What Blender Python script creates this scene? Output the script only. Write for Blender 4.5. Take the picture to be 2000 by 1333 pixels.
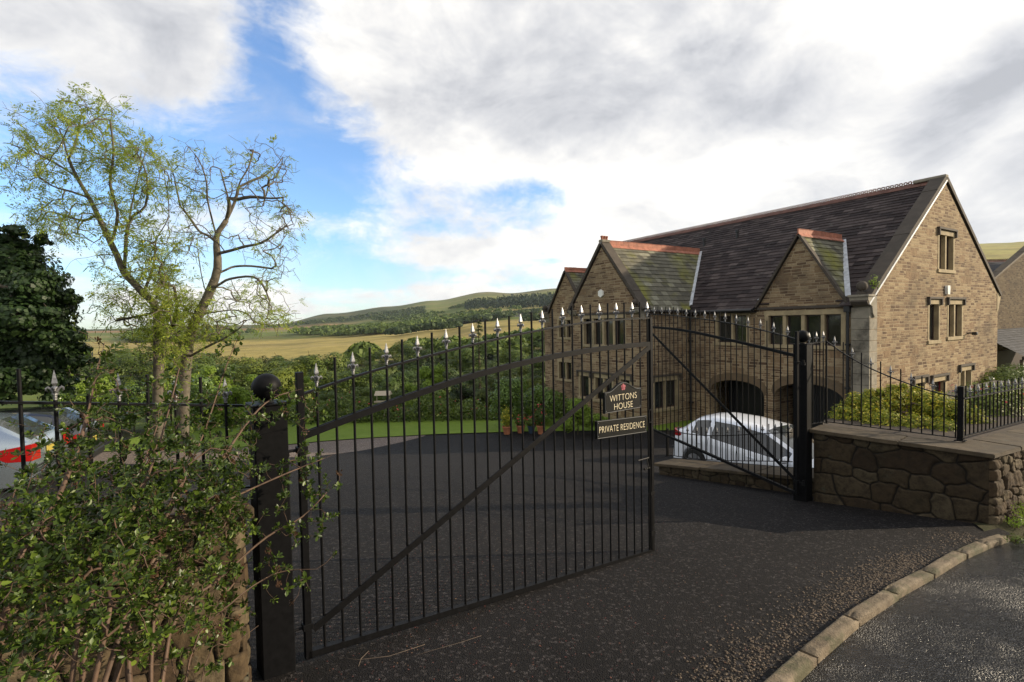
import bpy, bmesh, math, random
import numpy as np
from mathutils import Vector, Matrix, noise as mnoise
R = math.radians
for o in list(bpy.data.objects): bpy.data.objects.remove(o)
SC = bpy.context.scene
COL = SC.collection
# ------------------------------------------------------------ camera (eye at the origin, looking along +Y)
cd = bpy.data.cameras.new('camera'); cam = bpy.data.objects.new('camera', cd); COL.objects.link(cam)
cd.lens = 18; cd.sensor_width = 36; cd.clip_start = .05; cd.clip_end = 12000
CAMM = Matrix.Rotation(R(90-1.95), 4, 'X') @ Matrix.Rotation(R(-1.09), 4, 'Z')
cam.matrix_world = CAMM
SC.camera = cam
SC.render.resolution_x = 1024; SC.render.resolution_y = 682
# ------------------------------------------------------------ exposure
SC.view_settings.view_transform = 'Standard'; SC.view_settings.look = 'None'
SC.view_settings.exposure = 0.48; SC.view_settings.gamma = 1; SC.view_settings.use_curve_mapping = False
# ------------------------------------------------------------ sun
SUN_EL = 18.0; SUN_AZ = 88.0          # azimuth clockwise from +Y
sd = bpy.data.lights.new('sun', 'SUN'); sd.energy = 5.0; sd.angle = R(.5); sd.color = (1, .84, .62)
so = bpy.data.objects.new('sun', sd); COL.objects.link(so)
sdir = Vector((math.sin(R(SUN_AZ))*math.cos(R(SUN_EL)), math.cos(R(SUN_AZ))*math.cos(R(SUN_EL)), math.sin(R(SUN_EL))))
so.rotation_euler = (-sdir).to_track_quat('-Z', 'Y').to_euler()
# ------------------------------------------------------------ node helpers
class NT:
    def __init__(s, tree): s.t = tree; s.t.nodes.clear()
    def n(s, typ, ins=None, **kw):
        nd = s.t.nodes.new(typ)
        for k, v in kw.items(): setattr(nd, k, v)
        if ins:
            for k, v in ins.items():
                if isinstance(v, bpy.types.NodeSocket): s.t.links.new(v, nd.inputs[k])
                else: nd.inputs[k].default_value = v
        return nd
    def math(s, op, a, b=0.0, c=0.0, clamp=False):
        nd = s.n('ShaderNodeMath', {0: a, 1: b, 2: c}, operation=op); nd.use_clamp = clamp; return nd.outputs[0]
    def vmath(s, op, a, b=(0, 0, 0)):
        return s.n('ShaderNodeVectorMath', {0: a, 1: b}, operation=op).outputs[0]
    def noise(s, scale, vec=None, detail=4, rough=.55, dist=0, out=0):
        i = {'Scale': scale, 'Detail': detail, 'Roughness': rough, 'Distortion': dist}
        if vec is not None: i['Vector'] = vec
        return s.n('ShaderNodeTexNoise', i).outputs[out]
    def vor(s, scale, vec=None, feature='F1', out='Distance', rnd=1.0):
        i = {'Scale': scale, 'Randomness': rnd}
        if vec is not None: i['Vector'] = vec
        return s.n('ShaderNodeTexVoronoi', i, feature=feature).outputs[out]
    def ramp(s, fac, stops, interp='LINEAR'):
        nd = s.n('ShaderNodeValToRGB', {0: fac}); cr = nd.color_ramp; cr.interpolation = interp
        while len(cr.elements) < len(stops): cr.elements.new(.5)
        for e, (p, c) in zip(cr.elements, stops):
            e.position = p; e.color = (c, c, c, 1) if not hasattr(c, '__len__') else (*c[:3], 1)
        return nd.outputs[0]
    def mix(s, fac, a, b, mode='MIX'):
        nd = s.n('ShaderNodeMix', data_type='RGBA', blend_type=mode)
        for k, v in ((0, fac), (6, a), (7, b)):
            if isinstance(v, bpy.types.NodeSocket): s.t.links.new(v, nd.inputs[k])
            else: nd.inputs[k].default_value = v if k == 0 else (*v[:3], 1)
        return nd.outputs[2]
    def bump(s, h, strength=.5, dist=.02, normal=None):
        i = {'Height': h, 'Strength': strength, 'Distance': dist}
        if normal is not None: i['Normal'] = normal
        return s.n('ShaderNodeBump', i).outputs[0]
    def obj(s): return s.n('ShaderNodeTexCoord').outputs['Object']
    def pos(s): return s.n('ShaderNodeNewGeometry').outputs['Position']
    def rnd(s): return s.n('ShaderNodeNewGeometry').outputs['Random Per Island']
    def sep(s, v): return s.n('ShaderNodeSeparateXYZ', {0: v}).outputs
    def comb(s, x, y, z=0.0): return s.n('ShaderNodeCombineXYZ', {0: x, 1: y, 2: z}).outputs[0]
    def smooth(s, v, a, b): return s.n('ShaderNodeMapRange', {0: v, 1: a, 2: b, 3: 0.0, 4: 1.0}, interpolation_type='SMOOTHSTEP').outputs[0]
# ------------------------------------------------------------ world: physical sky with broken cloud
W = bpy.data.worlds.new('World'); SC.world = W; W.use_nodes = True
t = NT(W.node_tree)
sky = t.n('ShaderNodeTexSky', sky_type='NISHITA', sun_disc=False, sun_elevation=R(SUN_EL), sun_rotation=R(SUN_AZ), altitude=200, air_density=1.0, dust_density=.6, ozone_density=2.2).outputs[0]
dirv = t.n('ShaderNodeTexCoord').outputs['Generated']
dx, dy, dz = t.sep(dirv)
az = t.math('MULTIPLY', t.math('ARCTAN2', dx, dy), 57.2958); el = t.math('MULTIPLY', t.math('ARCSINE', dz), 57.2958)
def blob(a0, e0, ra, re, w, rot=0):
    c, s_ = math.cos(R(rot)), math.sin(R(rot))
    a = t.math('SUBTRACT', az, a0); e = t.math('SUBTRACT', el, e0)
    a2 = t.math('ADD', t.math('MULTIPLY', a, c/ra), t.math('MULTIPLY', e, s_/ra)); e2 = t.math('ADD', t.math('MULTIPLY', a, -s_/re), t.math('MULTIPLY', e, c/re))
    d = t.math('ADD', t.math('MULTIPLY', a2, a2), t.math('MULTIPLY', e2, e2))
    return t.math('MULTIPLY', t.math('POWER', 2.718, t.math('MULTIPLY', d, -1.0)), w)
def addall(l):
    r = l[0]
    for x in l[1:]: r = t.math('ADD', r, x)
    return r
zc = t.math('ADD', t.math('MAXIMUM', dz, 0.0), .10)
cp = t.comb(t.math('DIVIDE', dx, zc), t.math('DIVIDE', dy, zc), 0.0)
ae = t.comb(t.math('MULTIPLY', az, .1), t.math('MULTIPLY', el, .16), 0.0)
n1 = t.noise(.9, t.vmath('ADD', cp, (3.1, 1.7, 0)), 12, .60, .35)
n2 = t.noise(.8, t.vmath('ADD', ae, (7.3, 2.2, 4.0)), 12, .62, .5)
n3 = t.noise(3.2, t.vmath('ADD', ae, (1.3, 5.2, 1.0)), 8, .65, .6)
n = addall([t.math('MULTIPLY', n1, .55), t.math('MULTIPLY', n2, .65), t.math('MULTIPLY', n3, .28), -.24])
bias = addall([
    blob(-44, 26, 16, 7, .34, -14), blob(-31, 30, 6, 5, .12),
    blob(27, 33, 44, 17, .62), blob(-6, 24, 14, 9, .24, -20), blob(4, 20, 12, 6, .12),
    blob(75, 30, 40, 40, .5), blob(-95, 30, 40, 25, .3), blob(180, 40, 80, 50, .3), blob(-180, 40, 80, 50, .3),
    blob(34, 12, 24, 9, .34),
    blob(-25.5, 28, 4.5, 9, -.30, 14), blob(-36, 17, 17, 6, -.24, -10), blob(-22.5, 17, 5, 6, -.17, 20),
    blob(2, 14.0, 7, 2.2, -.28), blob(-22, 11.5, 9, 2.4, .10), blob(-30, 11, 9, 3, .16), blob(-6, 8, 8, 3.2, .17), blob(10, 8, 9, 3, .12), blob(-25, 3.0, 30, 2.2, .14), blob(-14, 5.6, 18, 1.3, -.20), blob(-2, 10.5, 7, 1.2, -.14), blob(-26, 12.6, 8, 1.2, -.10)])
den = t.math('ADD', n, bias)
cov = t.smooth(den, .44, .74)
cov = t.math('MAXIMUM', t.math('MULTIPLY', cov, .98), t.math('MULTIPLY', t.smooth(n2, .40, .75), .35))
# brightness of the cloud: thick parts grey, thin edges and the part near the sun white
shade = t.noise(.75, t.vmath('ADD', ae, (1.3, 9.1, 0)), 9, .6, .6)
fine = t.noise(2.4, t.vmath('ADD', ae, (5.5, 3.1, 2)), 8, .6, .2)
thick = t.smooth(den, .62, 1.25)
br = addall([t.math('MULTIPLY', thick, -.15), t.math('MULTIPLY', t.math('SUBTRACT', shade, .5), -.74), t.math('MULTIPLY', t.math('SUBTRACT', fine, .5), .30),
    blob(40, 27, 10, 8, .34), blob(24, 17, 14, 5, .06), blob(33, 34, 12, 6, .18), blob(10, 16, 22, 4.0, .20), blob(62, 24, 16, 20, .2), blob(26, 11, 12, 5, .12),
    blob(-12, 33, 8, 5, .12), blob(-1, 20, 12, 7, -.09), blob(17, 22, 12, 5, -.14), blob(43, 17.5, 7, 3, -.30, 25), blob(30, 20, 8, 4, -.12), blob(-42, 24, 10, 5, -.10), blob(-22, 8, 30, 6, .10), blob(46, 11, 9, 4, -.12)])
br = t.math('MAXIMUM', t.math('ADD', br, .75), .44)
cc = t.mix(t.smooth(br, .4, .95), (.88, .90, .96), (1.0, .97, .91))
cc = t.n('ShaderNodeVectorMath', {0: cc, 'Scale': br}, operation='SCALE').outputs[0]
bgS = t.n('ShaderNodeBackground', {0: t.mix(1.0, sky, (.95, 1.14, 1.36), 'MULTIPLY'), 1: .15})
bgC = t.n('ShaderNodeBackground', {0: cc, 1: 1.0})
mx = t.n('ShaderNodeMixShader', {0: cov, 1: bgS.outputs[0], 2: bgC.outputs[0]})
wo = t.n('ShaderNodeOutputWorld', {0: mx.outputs[0]})
W.cycles.sampling_method = 'MANUAL'; W.cycles.sample_map_resolution = 1024
# ------------------------------------------------------------ materials
MATS = {}
def newmat(name):
    m = bpy.data.materials.new(name); m.use_nodes = True; MATS[name] = m
    return m, NT(m.node_tree)
def finish(t, col, rough=.6, metal=0.0, normal=None, spec=.5, extra=None):
    i = {'Base Color': col if isinstance(col, bpy.types.NodeSocket) else (*col[:3], 1), 'Roughness': rough, 'Metallic': metal, 'Specular IOR Level': spec}
    if normal is not None: i['Normal'] = normal
    if extra: i.update(extra)
    b = t.n('ShaderNodeBsdfPrincipled', i)
    t.n('ShaderNodeOutputMaterial', {0: b.outputs[0]}); return b
def simple(name, col, rough=.6, metal=0.0, nscale=0, namp=.25, bump=0, spec=.5, **ex):
    m, t = newmat(name); c = col; nm = None
    if nscale:
        f = t.noise(nscale, t.obj(), 5, .6)
        c = t.mix(t.ramp(f, [(.3, 0), (.7, 1)]), tuple(x*(1-namp) for x in col), tuple(min(1, x*(1+namp)) for x in col))
        if bump: nm = t.bump(f, bump, .01)
    finish(t, c, rough, metal, nm, spec, ex or None); return m
def leafmat(name, c1, c2, trans=.35, rough=.5, c3=None):
    m, t = newmat(name)
    r = t.rnd(); n = t.noise(.7, t.pos(), 2)
    f = t.math('ADD', t.math('MULTIPLY', r, .6), t.math('MULTIPLY', n, .5))
    stops = [(.2, c1), (.8, c2)] if c3 is None else [(.2, c1), (.65, c2), (.92, c3)]
    col = t.ramp(f, stops)
    orr = t.n('ShaderNodeObjectInfo').outputs['Random']
    tint = t.ramp(orr, [(0, (.62, .72, .60)), (.35, (.9, .95, .8)), (.65, (1.15, 1.1, .9)), (1, (1.5, 1.3, .85))]) if name.startswith('leaf_wood') else None
    if tint is not None: col = t.mix(1.0, col, tint, 'MULTIPLY')
    b = t.n('ShaderNodeBsdfPrincipled', {'Base Color': col, 'Roughness': rough, 'Specular IOR Level': .35})
    tr = t.n('ShaderNodeBsdfTranslucent', {0: col})
    mxx = t.n('ShaderNodeMixShader', {0: trans, 1: b.outputs[0], 2: tr.outputs[0]})
    t.n('ShaderNodeOutputMaterial', {0: mxx.outputs[0]}); return m
simple('black_paint', (.006, .006, .0065), .5, 0, 60, .3, .06, spec=.12)
simple('black_post', (.0055, .0055, .006), .5, 0, 30, .3, .05, spec=.10)
simple('silver_paint', (.22, .22, .225), .42, .8, 60, .35, .2)
simple('lead', (.50, .52, .54), .5, 0, 6, .3)
simple('terracotta', (.33, .125, .075), .75, 0, 4, .35, .2)
simple('ridge_dull', (.13, .062, .045), .8, 0, 3, .4, .2)
simple('gutter', (.008, .008, .009), .4)
simple('white_plastic', (.75, .74, .68), .4)
simple('window_frame', (.035, .018, .014), .45, 0, 5, .2)
simple('red_paint', (.20, .012, .012), .4)
simple('bark', (.065, .05, .034), .9, 0, 9, .5, .8)
simple('bark_ash', (.10, .085, .06), .9, 0, 7, .45, .8)
simple('twig', (.085, .05, .03), .7, 0, 30, .4)
simple('twig_dark', (.07, .05, .034), .8, 0, 30, .4)
simple('tyre', (.012, .012, .012), .8)
simple('alloy', (.5, .5, .52), .3, .9)
simple('soil', (.05, .035, .022), .95, 0, 8, .4, .6)
simple('sign_board', (.006, .0065, .006), .5, spec=.12)
simple('sign_letter', (.74, .65, .45), .5)
simple('sign_edge', (.10, .10, .095), .5); simple('emblem', (.30, .06, .08), .5, 0, 90, .5)
simple('pot', (.34, .13, .06), .8, 0, 6, .3)
simple('pot_blue', (.03, .05, .08), .4)
simple('dark_void', (.01, .01, .01), .9)
simple('barn_roof', (.22, .22, .22), .7)
simple('farm_wall', (.45, .38, .28), .9)
simple('silver_car', (.34, .40, .45), .25, .75, **{'Coat Weight': .6, 'Coat Roughness': .05})
simple('white_car', (.72, .75, .80), .3, .0, **{'Coat Weight': .8, 'Coat Roughness': .05})
simple('black_car', (.012, .012, .015), .2, .0, **{'Coat Weight': 1.0, 'Coat Roughness': .03})
simple('car_glass', (.025, .03, .033), .05, 0, spec=.9)
simple('trim_black', (.01, .01, .01), .5)
simple('lamp_red', (.30, .008, .008), .15, 0, spec=.8)
simple('lamp_clear', (.7, .7, .7), .12)
simple('plate', (.35, .28, .05), .5)
def glassmat():
    m, t = newmat('pane'); o = t.obj()
    f = t.noise(1.2, o, 2)
    finish(t, t.ramp(f, [(.35, (.006, .008, .008)), (.7, (.03, .035, .033))]), .06, 0, t.bump(t.noise(1.5, o, 1), .05, .05), .9)
glassmat()
def masonry(name, bright=1.0, rowh=.115, bw=.42):
    m, t = newmat(name); o = t.obj(); x, y, z = t.sep(o)
    U = t.math('ADD', x, y)
    wob = t.noise(1.3, t.comb(U, z, 0.0), 3)
    zz = t.math('ADD', z, t.math('MULTIPLY', t.math('SUBTRACT', wob, .5), .035))
    zw = t.math('ADD', zz, t.math('MULTIPLY', t.math('SINE', t.math('MULTIPLY', zz, 9.3)), .028))
    row = t.math('FLOOR', t.math('DIVIDE', zw, rowh))
    rn = t.n('ShaderNodeTexWhiteNoise', {'W': row}, noise_dimensions='1D').outputs[0]
    uw = t.math('ADD', U, t.math('MULTIPLY', rn, 7.0))
    uw = t.math('ADD', uw, t.math('MULTIPLY', t.noise(2.0, t.comb(uw, t.math('MULTIPLY', row, 3.7), 0.0), 1), .45))
    bt = t.n('ShaderNodeTexBrick', {'Vector': t.comb(uw, zw, 0.0), 'Color1': (0, 0, 0, 1), 'Color2': (1, 1, 1, 1), 'Mortar': (.5, .5, .5, 1), 'Scale': 1.0,
        'Mortar Size': .013, 'Mortar Smooth': .35, 'Bias': 0.0, 'Brick Width': bw, 'Row Height': rowh}, offset=.5)
    r = t.sep(bt.outputs[0])[0]; fac = bt.outputs[1]
    big = t.n('ShaderNodeTexBrick', {'Vector': t.comb(t.math('ADD', U, 3.3), t.math('ADD', z, .05), 0.0), 'Color1': (0, 0, 0, 1), 'Color2': (1, 1, 1, 1), 'Mortar': (0, 0, 0, 1), 'Scale': 1.0,
        'Mortar Size': .012, 'Mortar Smooth': .3, 'Bias': 0.0, 'Brick Width': .52, 'Row Height': .26}, offset=.37)
    bigm = t.math('GREATER_THAN', t.sep(big.outputs[0])[0], .90)
    r2 = t.noise(5.0, t.comb(U, z, 0), 2)
    rr = t.math('ADD', t.math('ADD', t.math('MULTIPLY', r, .95), t.math('MULTIPLY', r2, .45)), -.17)
    rr = t.n('ShaderNodeMix', {0: bigm, 2: rr, 3: t.math('MULTIPLY', r2, .9)}, data_type='FLOAT').outputs[0]
    fac = t.n('ShaderNodeMix', {0: bigm, 2: fac, 3: big.outputs[1]}, data_type='FLOAT').outputs[0]
    B = bright
    stone = t.ramp(rr, [(.02, (.085*B, .052*B, .034*B)), (.30, (.19*B, .125*B, .074*B)), (.6, (.275*B, .195*B, .112*B)), (.9, (.36*B, .275*B, .165*B))])
    grain = t.noise(22, o, 6, .7)
    stone = t.mix(t.ramp(grain, [(.3, .55), (.6, 0)]), stone, (.10*B, .065*B, .036*B))
    col = t.mix(t.ramp(fac, [(.3, 0), (.8, 1)]), stone, (.37*B, .29*B, .185*B))
    soot = t.ramp(t.noise(.55, o, 6, .65), [(.48, 0), (.72, .6)])
    col = t.mix(soot, col, (.06*B, .048*B, .036*B))
    h = t.math('ADD', t.math('MULTIPLY', t.math('SUBTRACT', 1.0, fac), t.math('ADD', .55, t.math('MULTIPLY', rr, .6))), t.math('MULTIPLY', grain, .35))
    finish(t, col, .9, 0, t.bump(h, 1.0, .05), .2)
masonry('masonry', 1.1, .090, .34); masonry('masonry_neighbour', .42, .11, .34)
def ashlar(name, col, B=1.0, stain=.7):
    m, t = newmat(name); o = t.obj()
    f = t.noise(3.5, o, 6, .6); g = t.noise(40, o, 4)
    c = t.mix(t.ramp(f, [(.35, 0), (.7, 1)]), tuple(x*.7 for x in col), col)
    c = t.mix(t.ramp(t.noise(1.1, o, 6, .7), [(.5, 0), (.7, stain)]), c, (.05, .045, .035))
    finish(t, c, .85, 0, t.bump(t.math('ADD', f, t.math('MULTIPLY', g, .4)), .4, .01), .3)
ashlar('dressed_stone', (.40, .32, .19), stain=.45); ashlar('arch_stone', (.17, .12, .07), stain=.6); ashlar('coping_dark', (.085, .07, .055), stain=.8); ashlar('kneeler_stone', (.30, .27, .21), stain=.95)
def copingmat():
    m, t = newmat('coping'); o = t.obj()
    f = t.noise(5, o, 7, .65); lam = t.noise(2.2, t.vmath('MULTIPLY', o, (.6, .6, 12)), 4)
    c = t.ramp(f, [(.3, (.036, .026, .015)), (.55, (.072, .053, .030)), (.75, (.12, .09, .053))])
    c = t.mix(t.ramp(t.noise(9, o, 3), [(.62, 0), (.7, .6)]), c, (.07, .07, .05))
    finish(t, c, .8, 0, t.bump(t.math('ADD', f, lam), .5, .015), .4)
copingmat()
def slatemat(name, cols, moss=0.0, rough=.8):
    m, t = newmat(name); o = t.obj(); r = t.rnd()
    c = t.ramp(r, [(0, cols[0]), (.4, cols[1]), (.8, cols[2]), (1, cols[3])])
    g = t.noise(9, o, 6, .7)
    c = t.mix(t.ramp(g, [(.35, .35), (.6, 0)]), c, tuple(x*.4 for x in cols[0]))
    c = t.mix(t.ramp(t.noise(2.3, o, 7, .75), [(.60, 0), (.75, .5)]), c, (.24, .24, .21))
    if moss: 
        mf = t.math('MULTIPLY', t.ramp(t.noise(.75, o, 5, .6), [(.46, 0), (.68, .85)]), moss)
        c = t.mix(mf, c, t.mix(t.noise(14, o, 3), (.13, .135, .018), (.24, .23, .035)))
    finish(t, c, rough, 0, t.bump(g, .35, .01), .25)
slatemat('slate', [(.020, .014, .013), (.044, .032, .030), (.062, .047, .043), (.105, .082, .075)])
slatemat('slate_mossy', [(.07, .065, .048), (.12, .112, .08), (.17, .16, .115), (.26, .25, .18)], 1.0, .7)
slatemat('slate_neighbour', [(.05, .05, .052), (.06, .06, .065), (.075, .075, .08), (.09, .09, .095)], 0, .9)
def rubblemat(name, B=1.0):
    m, t = newmat(name); o = t.obj()
    at = t.n('ShaderNodeAttribute', attribute_name='stone').outputs[0]; r, mo, _ = t.sep(at)
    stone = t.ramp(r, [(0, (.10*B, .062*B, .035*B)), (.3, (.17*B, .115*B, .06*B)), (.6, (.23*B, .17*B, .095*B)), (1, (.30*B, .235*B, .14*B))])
    g = t.noise(14, o, 8, .7)
    stone = t.mix(t.ramp(g, [(.36, .75), (.56, 0)]), stone, (.07*B, .048*B, .03*B))
    lich = t.math('MULTIPLY', t.ramp(t.noise(5, o, 6, .7), [(.6, 0), (.68, .7)]), 1.0)
    stone = t.mix(lich, stone, (.24*B, .24*B, .17*B))
    stone = t.mix(t.ramp(t.noise(1.6, o, 5), [(.5, 0), (.7, .45)]), stone, (.055*B, .06*B, .022*B))
    col = t.mix(mo, stone, (.05*B, .042*B, .032*B))
    finish(t, col, .88, 0, t.bump(t.math('ADD', g, t.math('MULTIPLY', t.noise(55, o, 4, .7), .5)), .7, .012), .25)
rubblemat('rubble', .42); rubblemat('rubble_shaded', .22)  # same stone twice; the darker copy has the drive side's shade in its colour
def asphalt(name, c0, c1, wet=0.0, scale=130, b=.9, dist=.006, patch=None, rough=.55, spec=.5):
    m, t = newmat(name); p = t.pos()
    v = t.vor(scale, p); v2 = t.vor(scale*.45, p, out='Color'); agg = t.sep(v2)[0]
    big = t.noise(.8, p, 6, .65); mid = t.noise(7, p, 5, .6)
    c = t.mix(t.ramp(big, [(.3, 0), (.7, 1)]), c0, c1)
    c = t.mix(t.ramp(agg, [(.80, 0), (.97, .65)]), c, tuple(min(1, x*5+.03) for x in c1))
    c = t.mix(t.ramp(v, [(.1, 0), (.5, .75)]), c, tuple(x*.45 for x in c0))
    if patch: c = t.mix(t.ramp(t.noise(1.9, p, 7, .7), [(.55, 0), (.68, .75)]), c, patch)
    rr = rough
    h = t.math('ADD', t.math('MULTIPLY', v, -1.0), t.math('ADD', t.math('MULTIPLY', agg, .7), t.math('MULTIPLY', mid, 1.2)))
    bs = b
    if wet:
        w = t.ramp(t.noise(.9, t.vmath('ADD', p, (4.2, 1.1, 0)), 6, .62), [(.38, 0), (.60, 1)])
        rr = t.n('ShaderNodeMapRange', {0: w, 3: .42, 4: wet}).outputs[0]
        bs = t.n('ShaderNodeMapRange', {0: w, 3: b, 4: b*.45}).outputs[0]
    finish(t, c, rr, 0, t.bump(h, bs, dist), spec)
asphalt('drive', (.010, .0088, .0085), (.025, .0215, .0205), 0, 110, .9, .008, None, .8, .18)
asphalt('road', (.008, .008, .0085), (.020, .020, .021), .16, 95, .9, .018, spec=.45)
asphalt('worn_edge', (.05, .04, .026), (.09, .07, .045), 0, 60, 1.0, .010, (.045, .05, .012), .8)
def kerbmat():
    m, t = newmat('kerb'); o = t.pos(); f = t.noise(6, o, 7, .7)
    c = t.ramp(f, [(.3, (.07, .052, .034)), (.5, (.14, .108, .07)), (.72, (.24, .19, .13))])
    c = t.mix(t.ramp(t.noise(60, o, 3), [(.62, 0), (.68, .8)]), c, (.05, .04, .03))
    c = t.mix(t.ramp(t.noise(3.2, t.vmath('ADD', o, (3, 1, 0)), 7, .7), [(.50, 0), (.62, .7)]), c, (.045, .05, .02))
    finish(t, c, .8, 0, t.bump(t.math('ADD', f, t.math('MULTIPLY', t.noise(70, o, 4), .8)), .9, .015), .3)
kerbmat()
def grassmat(name, a, b, sc=5, fine=120):
    m, t = newmat(name); p = t.pos()
    f = t.noise(sc, p, 6, .65); g = t.noise(fine, p, 4, .7)
    c = t.mix(t.ramp(f, [(.3, 0), (.7, 1)]), a, b); c = t.mix(t.ramp(g, [(.3, .5), (.6, 0)]), c, tuple(x*.4 for x in a))
    finish(t, c, .9, 0, t.bump(g, .8, .03), .2)
grassmat('lawn', (.14, .22, .022), (.19, .27, .035), 1.5, 60)
grassmat('verge', (.035, .04, .012), (.07, .06, .03), 6, 90)
def landmat():
    m, t = newmat('land'); p = t.pos()
    c = t.n('ShaderNodeAttribute', attribute_name='land').outputs[0]
    f = t.noise(.02, p, 8, .7); g = t.noise(.12, t.vmath('MULTIPLY', p, (1, 1, 3)), 6, .7)
    c = t.mix(t.ramp(f, [(.35, .45), (.55, 0)]), c, (.075, .095, .025))
    c = t.mix(t.ramp(g, [(.35, .4), (.6, 0)]), c, (.10, .085, .03))
    finish(t, c, .95, 0, t.bump(g, .8, 1.5), .1)
landmat()
leafmat('leaf_shrub', (.016, .033, .006), (.056, .094, .012), .25, .40, (.16, .22, .03))
leafmat('leaf_shrub_dry', (.06, .035, .015), (.12, .06, .03), .1, .6)
leafmat('leaf_ash', (.20, .27, .035), (.34, .42, .06), .5, .5, (.40, .40, .07))
leafmat('leaf_dark', (.013, .031, .009), (.034, .066, .016), .22, .5)
leafmat('leaf_wood', (.048, .080, .016), (.125, .17, .032), .22, .6)
leafmat('leaf_wood_deep', (.028, .054, .015), (.08, .11, .028), .2, .6)
leafmat('leaf_laurel', (.06, .11, .02), (.15, .23, .04), .15, .35)
leafmat('leaf_bright', (.13, .21, .025), (.24, .34, .04), .4, .6, (.2, .28, .05))
leafmat('leaf_gold', (.13, .18, .015), (.28, .31, .03), .4, .6, (.55, .42, .03))
leafmat('leaf_conifer', (.012, .03, .013), (.025, .05, .02), .1, .7)
leafmat('petal_red', (.45, .03, .03), (.65, .08, .10), .2, .6)
leafmat('petal_yellow', (.50, .42, .04), (.65, .55, .10), .3, .6)
leafmat('litter', (.05, .016, .012), (.12, .035, .028), .1, .7, (.16, .11, .05))
leafmat('pebble', (.05, .038, .026), (.15, .11, .075), 0.0, .7)
M = MATS
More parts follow.
